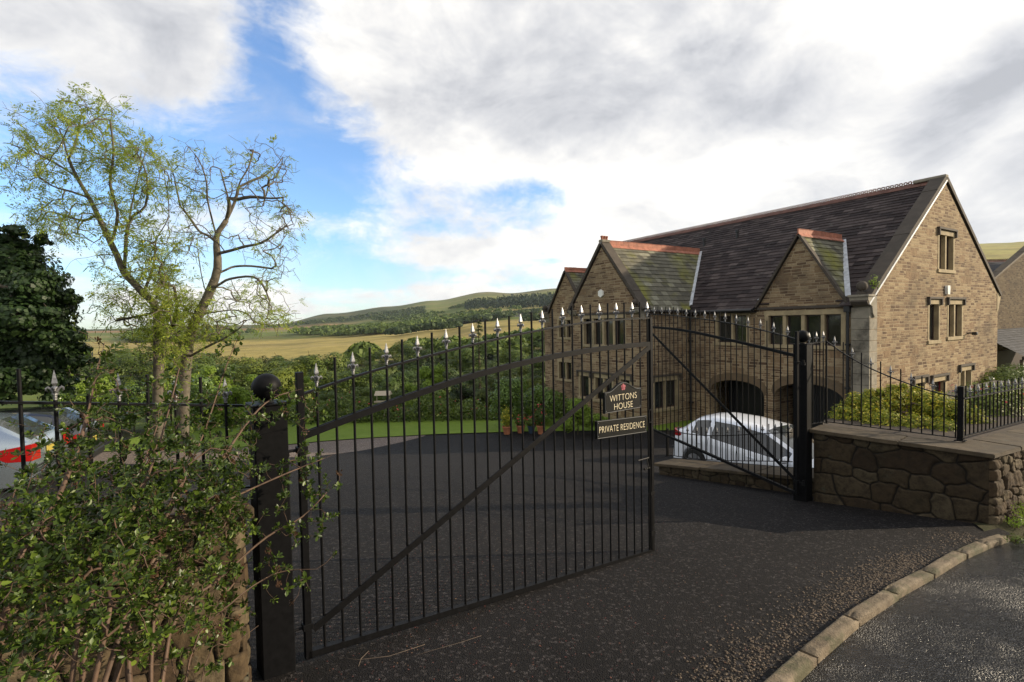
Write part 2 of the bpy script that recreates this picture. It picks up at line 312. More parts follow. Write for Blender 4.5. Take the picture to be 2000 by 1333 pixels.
# ------------------------------------------------------------ mesh helpers
ROOTM = {}
class MB:
    def __init__(s): s.v = []; s.f = []; s.m = Matrix.Identity(4)
    def add(s, vs, fs):
        k = len(s.v); mm = s.m
        s.v += [tuple(mm @ Vector(p)) for p in vs]; s.f += [tuple(i+k for i in f) for f in fs]
    def raw(s, vs, fs):
        k = len(s.v); s.v += vs; s.f += [tuple(i+k for i in f) for f in fs]
    def box(s, x0, x1, y0, y1, z0, z1, bev=0):
        if bev:
            b = min(bev, (x1-x0)*.45, (y1-y0)*.45, (z1-z0)*.45)
            bm = bmesh.new(); bmesh.ops.create_cube(bm, size=1)
            for v in bm.verts: v.co = Vector(((x0+x1)/2+v.co.x*(x1-x0), (y0+y1)/2+v.co.y*(y1-y0), (z0+z1)/2+v.co.z*(z1-z0)))
            bmesh.ops.bevel(bm, geom=bm.edges[:], offset=b, segments=1, affect='EDGES')
            bm.verts.index_update(); s.add([v.co.copy() for v in bm.verts], [[v.index for v in f.verts] for f in bm.faces]); bm.free(); return
        s.add([(x0, y0, z0), (x1, y0, z0), (x1, y1, z0), (x0, y1, z0), (x0, y0, z1), (x1, y0, z1), (x1, y1, z1), (x0, y1, z1)],
              [(0, 3, 2, 1), (4, 5, 6, 7), (0, 1, 5, 4), (1, 2, 6, 5), (2, 3, 7, 6), (3, 0, 4, 7)])
    def path(s, pts, rad, n=6, cap=True, flat=None):
        """tube along points; rad a number or list; flat=(a,b) gives a rectangular section"""
        pts = [Vector(p) for p in pts]; k = len(pts)
        if k < 2: return
        rs = rad if hasattr(rad, '__len__') else [rad]*k
        vs = []; prev = None
        for i, p in enumerate(pts):
            d = (pts[min(i+1, k-1)]-pts[max(i-1, 0)])
            if d.length < 1e-9: d = Vector((0, 0, 1))
            d.normalize()
            if prev is None:
                a = Vector((0, 1, 0)) if flat else (Vector((0, 0, 1)) if abs(d.z) < .9 else Vector((1, 0, 0)))
            else: a = prev
            a = (a-d*a.dot(d)); 
            if a.length < 1e-6: a = d.orthogonal()
            a.normalize(); b = d.cross(a); prev = a
            if flat:
                ha, hb = flat[0]/2, flat[1]/2
                for sx, sy in ((1, 1), (-1, 1), (-1, -1), (1, -1)): vs.append(p+a*ha*sx+b*hb*sy)
            else:
                for j in range(n):
                    th = 2*math.pi*j/n; vs.append(p+(a*math.cos(th)+b*math.sin(th))*rs[i])
        if flat: n = 4
        fs = [(i*n+j, i*n+(j+1) % n, (i+1)*n+(j+1) % n, (i+1)*n+j) for i in range(k-1) for j in range(n)]
        if cap: fs += [tuple(range(n))[::-1], tuple((k-1)*n+j for j in range(n))]
        s.add(vs, fs)
    def lathe(s, prof, n=16, c=(0, 0, 0)):
        vs = []; c = Vector(c)
        for r, z in prof:
            for j in range(n):
                th = 2*math.pi*(j+.5)/n; vs.append(c+Vector((r*math.cos(th), r*math.sin(th), z)))
        k = len(prof)
        fs = [(i*n+j, i*n+(j+1) % n, (i+1)*n+(j+1) % n, (i+1)*n+j) for i in range(k-1) for j in range(n)]
        fs += [tuple(range(n))[::-1], tuple((k-1)*n+j for j in range(n))]
        s.add(vs, fs)
    def ball(s, c, r, n=20):
        prof = [(max(1e-4, r*math.sin(math.pi*i/(n//2))), -r*math.cos(math.pi*i/(n//2))) for i in range(n//2+1)]
        s.lathe(prof, n, c)
    def prism(s, poly, thick, frame):
        """poly: 2D points (a,b); frame(a,b,d) -> xyz; from d=0 to d=thick"""
        k = len(poly); vs = [frame(a, b, 0) for a, b in poly]+[frame(a, b, thick) for a, b in poly]
        s.add(vs, [tuple(range(k)), tuple(range(2*k-1, k-1, -1))]+[(i, (i+1) % k, (i+1) % k+k, i+k) for i in range(k)])
    def build(s, name, mat, parent=None, smooth=False, fixn=False, angle=None):
        me = bpy.data.meshes.new(name); me.from_pydata([tuple(p) for p in s.v], [], s.f); 
        me.materials.append(M[mat] if isinstance(mat, str) else mat)
        if fixn:
            bm = bmesh.new(); bm.from_mesh(me); bmesh.ops.recalc_face_normals(bm, faces=bm.faces[:]); bm.to_mesh(me); bm.free()
        o = bpy.data.objects.new(name, me); COL.objects.link(o)
        if smooth:
            me.polygons.foreach_set('use_smooth', [True]*len(me.polygons))
            if angle: me.set_sharp_from_angle(angle=R(angle))
        if parent is not None: o.parent = parent
        return o
def npobj(name, V, F, mat, parent=None, smooth=False):
    me = bpy.data.meshes.new(name); V = np.asarray(V, np.float32); F = np.asarray(F, np.int32)
    k = F.shape[1]; me.vertices.add(len(V)); me.vertices.foreach_set('co', V.ravel()); me.loops.add(F.size); me.loops.foreach_set('vertex_index', F.ravel())
    me.polygons.add(len(F)); me.polygons.foreach_set('loop_start', np.arange(0, F.size, k)); me.polygons.foreach_set('loop_total', np.full(len(F), k))
    if smooth: me.polygons.foreach_set('use_smooth', np.ones(len(F), bool))
    me.update(calc_edges=True); me.materials.append(M[mat] if isinstance(mat, str) else mat)
    o = bpy.data.objects.new(name, me); COL.objects.link(o)
    if parent is not None: o.parent = parent
    return o
def tag(o, label=None, cat=None, group=None, kind=None):
    if label: o['label'] = label
    if cat: o['category'] = cat
    if group: o['group'] = group
    if kind: o['kind'] = kind
    return o
def root(name, loc, rz, label, cat, group=None):
    o = bpy.data.objects.new(name, None); COL.objects.link(o); o.location = loc; o.rotation_euler = (0, 0, rz); o.empty_display_size = .2
    tag(o, label, cat, group); return o
def kids(o): return [c for c in bpy.data.objects if c.parent == o]
def copy_tree(o, parent=None):
    c = o.copy(); COL.objects.link(c); c.parent = parent
    for ch in kids(o): copy_tree(ch, c)
    return c
def structure(o): o['kind'] = 'structure'; return o
def stuff(o, label, cat): return tag(o, label, cat, None, 'stuff')
# reading a measured point: the direction of a pixel of the 2000x1333 photograph, taken at depth Y
_m3 = CAMM.to_3x3()
def at(px, py, Y):
    d = _m3 @ Vector(((px-1000)/1000, -(py-666.5)/1000, -1)); return d*(Y/d.y)
# ------------------------------------------------------------ terrain
NEAR = [(-60, 1.2), (-20, 1.14), (-5, -.915), (0, -1.6), (9, -2.83), (12, -3.32), (15, -3.83), (17, -4.08), (19.5, -4.24), (24, -4.32)]
NX = np.array([a for a, b in NEAR], float); NZ = np.array([b for a, b in NEAR], float)
def pchip(X, Y):
    h = np.diff(X); d = np.diff(Y)/h; m = np.zeros(len(X)); m[0] = d[0]; m[-1] = d[-1]
    for i in range(1, len(X)-1): m[i] = 0 if d[i-1]*d[i] <= 0 else 2*d[i-1]*d[i]/(d[i-1]+d[i])
    def f(x):
        x = np.clip(x, X[0], X[-1]); i = np.clip(np.searchsorted(X, x)-1, 0, len(X)-2)
        t_ = (x-X[i])/h[i]; return (2*t_**3-3*t_**2+1)*Y[i]+(t_**3-2*t_**2+t_)*h[i]*m[i]+(-2*t_**3+3*t_**2)*Y[i+1]+(t_**3-t_**2)*h[i]*m[i+1]
    return f
hnear = pchip(NX, NZ)
TQ = np.array([-3, -.95, -.46, -.35, -.24, -.15, -.05, 0, .09, .35, .9, 1.05, 3])
TY = np.array([24, 36, 60, 110, 220, 400, 600, 900, 1400, 2500, 5000, 9000], float)
TZ = np.array([
 [-4.3, -7, -12, -17, -16, -15, -14,  -9,   0,   6,  10, 14],
 [-4.3, -7, -12, -17, -15, -15, -14,  -9,   0,   8,  14, 24],
 [-4.3, -7, -12, -17, -13, -15,-16.8, -12, -3,  18,  20, 24],
 [-4.3, -7, -12, -17, -12, -13,-13.5, -9,  2,  67,  70, 80],
 [-4.3, -7, -12, -16, -11.5,-11,-10,  -6,  18,  96, 110, 120],
 [-4.3, -7, -12, -16, -11, -8,-5,  2,  34,  122, 130, 150],
 [-4.3, -7, -12, -15, -10, -4,  0.5,   9,  58, 157, 170, 170],
 [-4.3, -7, -12, -14, -9, -2.5,  1.5,   13,  65, 148, 165, 170],
 [-4.3, -7, -11, -13, -8,  -1,  3,  18,  75, 168, 190, 190],
 [-4.3,-4.4,-4.6, -5, -2,   8, 25,  60, 130, 205, 220, 220],
 [-4.3,-4.4,-4.5, -2,  8,  28, 60, 112, 193, 210, 230, 230],
 [-4.3,-4.4,-4.5, -2,  8,  28, 60, 116, 197, 215, 230, 230],
 [-4.3,-4.4,-4.5, -2,  8,  28, 60, 118, 200, 215, 230, 230]], float)
LTY = np.log(TY)
def fbm(x, y, o=4, seed=0):
    s = np.zeros_like(x, dtype=float); a = 1.0; rng = np.random.RandomState(seed)
    for i in range(o):
        for k in range(3):
            th = rng.uniform(0, math.pi*2); ph = rng.uniform(0, 6.28); f = 2**i*rng.uniform(.8, 1.3)
            s += a*np.sin((x*math.cos(th)+y*math.sin(th))*f+ph)/3
        a *= .5
    return s
def H(X, Y):
    X = np.asarray(X, float); Y = np.asarray(Y, float)
    zn = hnear(np.minimum(Y, 24))
    rr = np.where(Y > 1, Y, 1.0); q = np.clip(X/rr, -3, 3)
    yy = np.clip(np.maximum(Y, 24), 24, 9000)
    iq = np.clip(np.searchsorted(TQ, q)-1, 0, len(TQ)-2); tq = (q-TQ[iq])/(TQ[iq+1]-TQ[iq]); tq = tq*tq*(3-2*tq)
    ly = np.log(yy); iy = np.clip(np.searchsorted(LTY, ly)-1, 0, len(TY)-2); ty = np.exp(ly)-TY[iy]; ty = ty/(TY[iy+1]-TY[iy])
    zf = (TZ[iq, iy]*(1-tq)+TZ[iq+1, iy]*tq)*(1-ty)+(TZ[iq, iy+1]*(1-tq)+TZ[iq+1, iy+1]*tq)*ty
    amp = np.clip((yy-40)/400, 0, 1)
    zf = zf+amp*(fbm(X/60, Y/60, 3, 1)*.5*np.clip(yy/400, .2, 3)+fbm(X/300, Y/300, 3, 2)*.0016*yy)
    return np.where(Y > 24, zf, zn)
def Hs(x, y): return float(H(np.array([x]), np.array([y]))[0])
def ss(x, a, b): t_ = np.clip((x-a)/(b-a), 0, 1); return t_*t_*(3-2*t_)
# ground sheet
azs = np.radians(np.concatenate([np.arange(-180, -60, 3), np.arange(-60, 62, .35), np.arange(63, 181, 3)]))
rs = np.concatenate([[.01], np.geomspace(.5, 9000, 330)])
AA, RR = np.meshgrid(azs, rs); GX = RR*np.sin(AA); GY = RR*np.cos(AA); GZ = H(GX, GY)
GZ = GZ-np.where((GY < 24.5), .12, 0)*(1-ss(GY, 23.5, 24.5))
nr, na = GX.shape
idx = np.arange(nr*na).reshape(nr, na)
F = np.stack([idx[:-1, :-1], idx[:-1, 1:], idx[1:, 1:], idx[1:, :-1]], -1).reshape(-1, 4)
gnd = npobj('ground', np.stack([GX, GY, GZ], -1).reshape(-1, 3), F, 'land', None, True); structure(gnd)
# what grows where
Q = GX/np.maximum(GY, 1); D = GY
e = fbm(GX/150, GY/150, 4, 5)*.5
gold = np.array([.38, .30, .095]); green = np.array([.11, .15, .03]); moor = np.array([.17, .19, .045]); dark = np.array([.045, .062, .022]); pale = np.array([.36, .32, .10]); fern = np.array([.11, .085, .03])
c = np.tile(green, (nr, na, 1)).astype(float)
def lay(mask, colr):
    global c
    c = c*(1-mask[..., None])+np.array(colr)*mask[..., None]
lay(ss(D+e*40, 170, 260)*(1-ss(D+e*60, 640, 720)), gold)
lay(ss(Q, .10, .3)*ss(D, 150, 260), pale)
lay(ss(D, 800, 900)*(1-ss(D, 1150, 1250))*ss(Q, -.2, -.14), pale)
lay(ss(D, 1150, 1350)*(1-ss(D, 1500, 1600))*(1-ss(Q, -.36, -.28)), (.30, .17, .09))
lay(ss(D+e*200, 1300, 1600)*ss(Q, -.22, -.12), moor)
lay(ss(D+e*300, 1900, 2200)*ss(Q, -.15, -.02)*(1-ss(Q, .1, .3)), (.12, .125, .045))
lay(ss(D+e*150, 1350, 1700)*(1-ss(Q+e*.03, -.26, -.17)), dark)
lay(ss(D+e*300, 2000, 2450)*ss(fbm(GX/260, GY/260, 4, 9), -.1, .4)*.6, dark)
n5 = fbm(GX/26, GY/40, 4, 7); lay(ss(n5, .0, .7)*.5*ss(D, 150, 250)*(1-ss(D, 800, 1000)), fern)
n6 = fbm(GX/70, GY/30, 4, 17); lay(ss(n6, .1, .8)*.45*ss(D, 150, 250)*(1-ss(D, 3800, 4000)), (.36, .28, .12))
lay((D < 23).astype(float), (.06, .055, .025))
ca = gnd.data.color_attributes.new('land', 'FLOAT_COLOR', 'POINT')
ca.data.foreach_set('color', np.concatenate([c.reshape(-1, 3), np.ones((nr*na, 1))], 1).astype(np.float32).ravel())
# sheets laid on the ground: lofts between a left and a right boundary
def sheet(name, mat, ys, xl, xr, off, nx=60):
    V = []; 
    for y in ys:
        a, b = xl(y), xr(y)
        for j in range(nx+1): x = a+(b-a)*j/nx; V.append((x, y, Hs(x, y)+off))
    w = nx+1; Fq = [(i*w+j, i*w+j+1, (i+1)*w+j+1, (i+1)*w+j) for i in range(len(ys)-1) for j in range(nx)]
    return structure(npobj(name, V, Fq, mat, None, True))
def pl(pts):
    xs = [p[0] for p in pts]; ys_ = [p[1] for p in pts]
    return lambda v: float(np.interp(v, xs, ys_))
KERB = [(-3, -1.6), (-1.2, .25), (.2, 1.6), (1.3, 2.60), (1.84, 3.07), (2.53, 3.61), (3.25, 4.11), (4.03, 4.63), (4.52, 4.93), (4.82, 5.10), (5.10, 5.24)]
def smoothline(P, n):
    P = [Vector((*p, 0)) if len(p) == 2 else Vector(p) for p in P]; out = []
    for i in range(len(P)-1):
        p0 = P[max(i-1, 0)]; p1 = P[i]; p2 = P[i+1]; p3 = P[min(i+2, len(P)-1)]
        for k in range(n):
            u = k/n; out.append(.5*((2*p1)+(p2-p0)*u+(2*p0-5*p1+4*p2-p3)*u*u+(3*p1-p0-3*p2+p3)*u**3))
    out.append(P[-1]); return out
KC = smoothline(KERB, 8)
kx = pl([(p.y, p.x) for p in KC])
lawn_edge = pl([(-14, 17.3), (-10, 17.6), (-8, 18.1), (-7, 18.7), (-5.5, 19.2), (-3, 19.7), (0, 19.9), (3, 19.8), (5, 19.6)])
ys = [-1.6+.1*i for i in range(0, 70)]+[5.4+.25*i for i in range(0, 60)]
xl = pl([(-1.6, -2.8), (-.2, -2.2), (1.0, -1.55), (2.7, -1.42), (3.2, -3.2), (4.2, -16), (30, -16)])
xr0 = pl([(5.22, 5.2), (5.65, 5.33), (6.5, 5.6), (8, 6.5), (10, 14), (20, 16)])
def xr(y): return kx(y)-.04 if y < 5.22 else xr0(y)
sheet('driveway', 'drive', ys, xl, xr, 0.0, 80)
# lawn: from the edge of the drive to the beds above the valley
def lawnsheet():
    V = []; nx, ny = 120, 14
    for j in range(ny+1):
        for i in range(nx+1):
            x = -15+24*i/nx; y0 = lawn_edge(x)+(.0 if x < 3.6 else 0); y1 = 24.0
            y = y0+(y1-y0)*j/ny; V.append((x, y, Hs(x, y)+.03))
    w = nx+1; return structure(npobj('lawn', V, [(j*w+i, j*w+i+1, (j+1)*w+i+1, (j+1)*w+i) for j in range(ny) for i in range(nx)], 'lawn', None, True))
lawnsheet()
# paler brown tarmac strip along the lawn edge, narrowing to nothing on the right
def palesheet():
    V = []; nx, ny = 60, 10
    for j in range(ny+1):
        for i in range(nx+1):
            x = -15+11.6*i/nx; y1 = lawn_edge(x)-.02; y0 = y1-float(np.interp(x, [-15, -9, -7.5, -6, -5, -3.4], [3.6, 3.6, 3.9, 3.8, 3.0, .05]))-.08*math.sin(x*3); y = y0+(y1-y0)*j/ny; V.append((x, y, Hs(x, y)+.006))
    w = nx+1; return structure(npobj('pale_tarmac', V, [(j*w+i, j*w+i+1, (j+1)*w+i+1, (j+1)*w+i) for j in range(ny) for i in range(nx)], 'pale_tarmac', None, True))
asphalt('pale_tarmac', (.15, .105, .08), (.22, .16, .12), 0, 90, .8, .006, None, .8)
palesheet()
# road
def roadsheet():
    tail = KC+[Vector((5.15+.89*k, 5.22+.45*k, 0)) for k in (1, 2, 4, 8, 16, 30)]
    V = []; nx = 40
    for i, p in enumerate(tail):
        d = (tail[min(i+1, len(tail)-1)]-tail[max(i-1, 0)]).normalized(); nrm = Vector((d.y, -d.x, 0))
        for j in range(nx+1):
            w_ = (j/nx)**1.5*6.5; q = p+nrm*(w_+.05); V.append((q.x, q.y, Hs(q.x, q.y)-.035+.035*min(1, w_/1.0)))
    w = nx+1; return structure(npobj('road', V, [(i*w+j, i*w+j+1, (i+1)*w+j+1, (i+1)*w+j) for i in range(len(tail)-1) for j in range(nx)], 'road', None, True))
roadsheet()
# verge between the kerb end, the wall foot and the road to the right
def verge():
    V = []; n_ = 30
    for i in range(n_+1):
        a = Vector((4.9+.89*9*i/n_, 5.17+.45*9*i/n_)); b = Vector((5.2+.89*9*i/n_, 5.75+.45*9*i/n_))
        for j in range(5):
            p = a.lerp(b, j/4); p = p+Vector((.45, -.89))*(.05*math.sin(i*1.7)+.03*math.sin(i*4.1))*(1-j/4); V.append((p.x, p.y, Hs(p.x, p.y)+(-.06+.07*min(j, 2)/2)))
    return structure(npobj('verge', V, [(i*5+j, i*5+j+1, (i+1)*5+j+1, (i+1)*5+j) for i in range(n_) for j in range(4)], 'verge', None, True))
verge()
# kerb: separate stones following the curve, each a thing of its own
def kerbstones():
    rng = random.Random(5); L = [0.0]
    for a, b in zip(KC, KC[1:]): L.append(L[-1]+(b-a).length)
    def P(s_):
        i = min(max(int(np.searchsorted(L, s_))-1, 0), len(KC)-2); u = (s_-L[i])/(L[i+1]-L[i]); return KC[i].lerp(KC[i+1], u)
    s_ = 3.2; k = 0
    words = ['nearest', 'second nearest', 'third', 'fourth', 'fifth', 'sixth', 'seventh', 'eighth', 'ninth', 'tenth', 'eleventh', 'twelfth', 'thirteenth']
    while s_ < L[-1]-.2:
        ln = rng.choice([.72, .6, .85, .5, .3]); a, b = P(s_+.012), P(min(s_+ln-.012, L[-1])); c_ = (a+b)/2; ang = math.atan2(b.y-a.y, b.x-a.x); hl = (b-a).length/2
        mb = MB(); bm = bmesh.new(); bmesh.ops.create_grid(bm, x_segments=14, y_segments=8, size=1)
        for v in bm.verts:
            x, y = v.co.x, v.co.y; ed = min(1, (1-abs(x))*hl/.02)*min(1, (1-abs(y))*.050/.02)
            v.co = Vector((x*hl, y*.050, .028-.018*(1-ed)**2+.004*mnoise.noise(Vector((x*hl*14+k*7, y*2, 0)))-(.02 if abs(x) > .8 and rng.random() < .08 else 0)))
        ed_ = [e_ for e_ in bm.edges if e_.is_boundary]; r_ = bmesh.ops.extrude_edge_only(bm, edges=ed_)
        for v in r_['geom']:
            if isinstance(v, bmesh.types.BMVert): v.co.z = -.14
        bm.verts.index_update(); mb.add([v.co.copy() for v in bm.verts], [[v.index for v in f.verts] for f in bm.faces]); bm.free()
        o = mb.build('kerb_stone', 'kerb', None, True, True, 50)
        o.location = (c_.x, c_.y, Hs(c_.x, c_.y)); o.rotation_euler = (0, -math.atan((Hs(b.x, b.y)-Hs(a.x, a.y))/(2*hl)), ang+R(rng.uniform(-1.5, 1.5)))
        tag(o, 'worn sandstone kerb stone in the curved row between drive and road', 'kerb stone', 'kerb stones along the edge of the road')
        s_ += ln; k += 1
kerbstones()
# ------------------------------------------------------------ railings and gates
def finial_mesh():
    mb = MB(); 
    mb.lathe([(.0085, -.012), (.0085, .010), (.0135, .013), (.0135, .019), (.008, .022), (.008, .040), (.013, .043), (.013, .050), (.007, .053)], 10)
    mb.lathe([(.005, .052), (.0155, .066), (.016, .069), (.010, .096), (.001, .130)], 4)
    for k in range(4):
        th = k*math.pi/2; d = Vector((math.cos(th), math.sin(th), 0))
        mb.path([d*.006+Vector((0, 0, .024)), d*.014+Vector((0, 0, .040)), d*.025+Vector((0, 0, .050)), d*.031+Vector((0, 0, .044)), d*.031+Vector((0, 0, .034)), d*.026+Vector((0, 0, .030))], [.006, .006, .0055, .005, .004, .002], 6)
    o = mb.build('finial', 'silver_paint', None, False); return o
_fin = finial_mesh(); FINM = _fin.data; bpy.data.objects.remove(_fin)
def bar_part(r_, x, z0, z1, fin, rad=.0082):
    mb = MB(); mb.path([(0, 0, z0), (0, 0, z1)], rad, 10); o = mb.build('bar', 'black_paint', r_, True, False, 40); o.location = (x, 0, 0)
    if fin:
        f = bpy.data.objects.new('finial', FINM); COL.objects.link(f); f.parent = o; f.location = (0, 0, z1)
def flat(mb, pts, w, d): mb.path(pts, 0, flat=(d, w))
def fence_bars(r_, base, x0, step, n, first_fin, zt, zb, up=.027, tipup=.155, skip=()):
    for k in range(n):
        x = x0+k*step; z = zt(x)
        fin = (k % 2 == 0) == first_fin
        if k in skip: continue
        bar_part(r_, x, zb(x)-base, z-base+(up if fin else tipup), fin)
def arc(pts, n=40):
    f = pchip(np.array([p[0] for p in pts]), np.array([p[1] for p in pts])); xs = np.linspace(pts[0][0], pts[-1][0], n); return [(float(x), float(f(x))) for x in xs], (lambda x: float(f(x)))
def gate(A, B, base, top, mid, bot, diag, x_h, x_f, hinge_side, n, step, label, ztip_h):
    A = Vector((*A, 0)); B = Vector((*B, 0)); ang = math.atan2(B.y-A.y, B.x-A.x)
    r_ = root('iron_gate', (A.x, A.y, base), ang, label, 'gate', 'pair of iron driveway gates')
    tp, tf = arc(top); mp, mf = arc(mid); bf = lambda x: bot[0][1]+(bot[1][1]-bot[0][1])*(x-bot[0][0])/(bot[1][0]-bot[0][0])
    for x, zt, nm in ((x_h, ztip_h, 'hinge_stile'), (x_f, tf(x_f)+.008, 'meeting_stile')):
        mb = MB(); mb.box(-.02, .02, -.02, .02, bf(x)-base-.025, zt-base, .003); o = mb.build(nm, 'black_post', r_); o.location = (x, 0, 0)
    mb = MB(); flat(mb, [(x, 0, z-base) for x, z in tp], .014, .03); mb.build('top_rail', 'black_paint', r_)
    mb = MB(); flat(mb, [(x, -.013, z-base) for x, z in mp], .042, .010); flat(mb, [(x, .013, z-base) for x, z in mp], .042, .010); mb.build('arched_rail', 'black_post', r_)
    mb = MB(); mb.path([(bot[0][0], 0, bf(bot[0][0])-base), (bot[1][0], 0, bf(bot[1][0])-base)], 0, flat=(.04, .04)); mb.build('bottom_rail', 'black_post', r_)
    mb = MB(); flat(mb, [(diag[0][0], -.014, diag[0][1]-base), (diag[1][0], -.014, diag[1][1]-base)], .045, .009); mb.build('diagonal_brace', 'black_post', r_)
    fence_bars(r_, base, 0, step/2, n, True, tf, bf)
    # hinges at the hinge stile
    sg = -1 if hinge_side < 0 else 1
    for zz in (tf(x_h)-.32, bf(x_h)+.17):
        mb = MB(); mb.path([(x_h, 0, zz-base), (x_h+sg*.13, 0, zz-base)], .009, 8); mb.path([(x_h+sg*.10, 0, zz-base-.035), (x_h+sg*.10, 0, zz-base+.04)], .014, 8)
        mb.box(x_h-.03, x_h+.03, -.024, .024, zz-base-.018, zz-base+.018, .002); mb.path([(x_h+sg*.07, .0, zz-base-.02), (x_h+sg*.13, 0, zz-base-.02)], .012, 6); mb.build('hinge', 'black_paint', r_, False)
    return r_, tf, bf
P0 = (-1.1722, 3.0499); P14 = (1.3105, 4.9544)
G1BASE = -2.02
g1, tf1, bf1 = gate(P0, P14, G1BASE, [(-.10, -.397), (.115, -.339), (.341, -.288), (.783, -.205), (1.108, -.150), (1.454, -.097), (1.801, -.053), (2.131, -.018), (2.575, .012), (3.17, .030)],
    [(-.10, -.640), (.421, -.514), (1.118, -.374), (1.6, -.308), (2.014, -.268), (2.6, -.234), (3.15, -.222)], [(-.10, -1.945), (3.17, -2.265)], [(-.07, -1.80), (3.15, -.25)],
    -.098, 3.17, -1, 29, .2235, 'nearer wrought iron gate leaf carrying the two name signs', -.26)
# drop bolt and latch on the meeting stile
mb = MB(); B_ = G1BASE
mb.path([(2.93, -.03, -1.32-B_), (3.09, -.03, -1.32-B_), (3.105, -.03, -1.36-B_), (3.12, -.03, -1.85-B_), (3.12, -.03, -2.22-B_)], .008, 8)
mb.path([(3.03, -.03, -1.42-B_), (3.11, -.03, -1.42-B_)], .007, 8); mb.ball((3.03, -.03, -1.42-B_), .014, 8); mb.path([(3.06, -.03, -1.32-B_), (3.07, -.05, -1.42-B_)], .006, 6)
mb.box(3.10, 3.19, -.028, -.02, -2.10-B_, -2.06-B_); mb.box(3.09, 3.19, -.028, -.02, -1.70-B_, -1.67-B_)
mb.build('drop_bolt', 'black_paint', g1)
mb = MB(); mb.path([(3.135, -.03, -.98-B_), (3.105, -.03, -.98-B_), (3.105, -.03, -.86-B_), (3.135, -.03, -.86-B_)], .007, 6); mb.build('latch', 'black_paint', g1)
Q0 = (2.80, 10.05); Q13 = (3.841, 7.131)
g2, tf2, bf2 = gate(Q0, Q13, -2.45, [(-.17, .14), (0, .128), (.5, .100), (.957, .055), (1.6, -.01), (2.289, -.103), (2.8, -.195), (3.23, -.285)],
    [(-.15, -.12), (.5, -.15), (1.1, -.205), (1.73, -.290), (2.5, -.40), (3.22, -.513)], [(-.17, -2.150), (3.25, -2.416)], [(-.14, -.20), (3.22, -2.22)],
    3.25, -.17, 1, 27, .2385, 'further wrought iron gate leaf swung open against the dark right-hand post', -.18)
def gatepost(c_, bottom, top, ball_z, ang, label, w_=.09, br=.086):
    r_ = root('gate_post', (c_[0], c_[1], bottom), ang, label, 'gate post', 'pair of gate posts')
    mb = MB(); mb.box(-w_, w_, -w_, w_, -.15, top-bottom, .006); mb.build('shaft', 'black_post', r_)
    mb = MB(); mb.box(-w_-.012, w_+.012, -w_-.012, w_+.012, top-bottom, top-bottom+.008, .002); mb.lathe([(.04, top-bottom+.008), (.03, top-bottom+.022)], 16); mb.build('cap', 'black_paint', r_)
    mb = MB(); mb.ball((0, 0, ball_z-bottom), br, 40); mb.build('ball', 'black_post', r_, True)
LANG = math.atan2(P14[1]-P0[1], P14[0]-P0[0])
_pc = at(529, 1000, 2.93)
gatepost((_pc.x, 2.93), Hs(0, 2.93), at(522, 789, 2.93).z, at(521, 757, 2.93).z, LANG, 'near black square gate post with ball top, beside the shrub', .088, .080)
gatepost((4.045, 7.12), Hs(0, 7.12)-.02, -.365, -.255, LANG, 'further black square gate post with ball top, beside the right stone wall')
def railing(A, B, base, top, bot, x0, step, n, first, label, ends=(), tipup=.155, cat='railing'):
    A = Vector((*A, 0)); B = Vector((*B, 0)); ang = math.atan2(B.y-A.y, B.x-A.x); L = (B-A).length
    r_ = root('railing', (A.x, A.y, base), ang, label, cat)
    tp, tf = arc(top); bp, bf = arc(bot, 12)
    mb = MB(); flat(mb, [(x, 0, z-base) for x, z in tp], .012, .028); mb.build('top_rail', 'black_paint', r_)
    mb = MB(); flat(mb, [(x, 0, z-base) for x, z in bp], .010, .028); mb.build('bottom_rail', 'black_paint', r_)
    fence_bars(r_, base, x0, step, n, first, tf, bf, tipup=tipup)
    for x, w, zt, zb in ends:
        mb = MB(); mb.box(-w/2, w/2, -w/2, w/2, zb-base, zt-base, .002); mb.box(-w*.9, w*.9, -w*.9, w*.9, zb-base, zb-base+.008); o = mb.build('end_post', 'black_post', r_); o.location = (x, 0, 0)
    return r_
# sweeping railing on the right wall
RA = (4.53, 7.37); RB = (5.41, 6.23)
def rshift(pts, dx_, k): return [((x+dx_)*k, z*k) for x, z in pts]
railing(RA, RB, -1.54, rshift([(-.108, -.352), (.136, -.534), (.456, -.723), (.813, -.875), (1.143, -.983), (1.30, -1.015), (1.472, -1.035)], .108, .97),
    [(0, -1.505), (1.53, -1.50)], .105, .1115, 13, True, 'railing sweeping down in a curve along the top of the right stone wall', ((0, .022, -.33, -1.53), (1.49, .058, -.865, -1.53)))
railing((4.13, 7.19), (4.52, 7.365), -1.54, [(0, -.365), (.40, -.345)], [(0, -1.505), (.40, -1.505)], .07, .075, 5, True, 'short level railing panel between the right gate post and the curved railing')
railing((5.46, 6.25), (10.46, 9.0), -1.54, [(0, -1.035), (5.4, -1.06)], [(0, -1.505), (5.4, -1.53)], .09, .118, 45, True, 'straight railing on the wall top running off at the right edge')
railing((3.08, 10.2), (4.55, 7.55), -2.6, [(0, -2.20), (.6, -2.17), (2.6, -1.78)], [(0, -2.69), (.6, -2.63), (2.6, -2.24)], .18, .1125, 23, False, 'low railing on the short wall in front of the white car', ((0, .04, -2.16, -2.72),))
# left railing
railing((-1.533, 2.992), (-3.027, 1.662), -.95, [(0, -.453), (2.0, -.18)], [(0, -.93), (2.0, -.66)], .1375, .12, 15, True, 'railing above the left stone wall, half buried in the shrub', ())
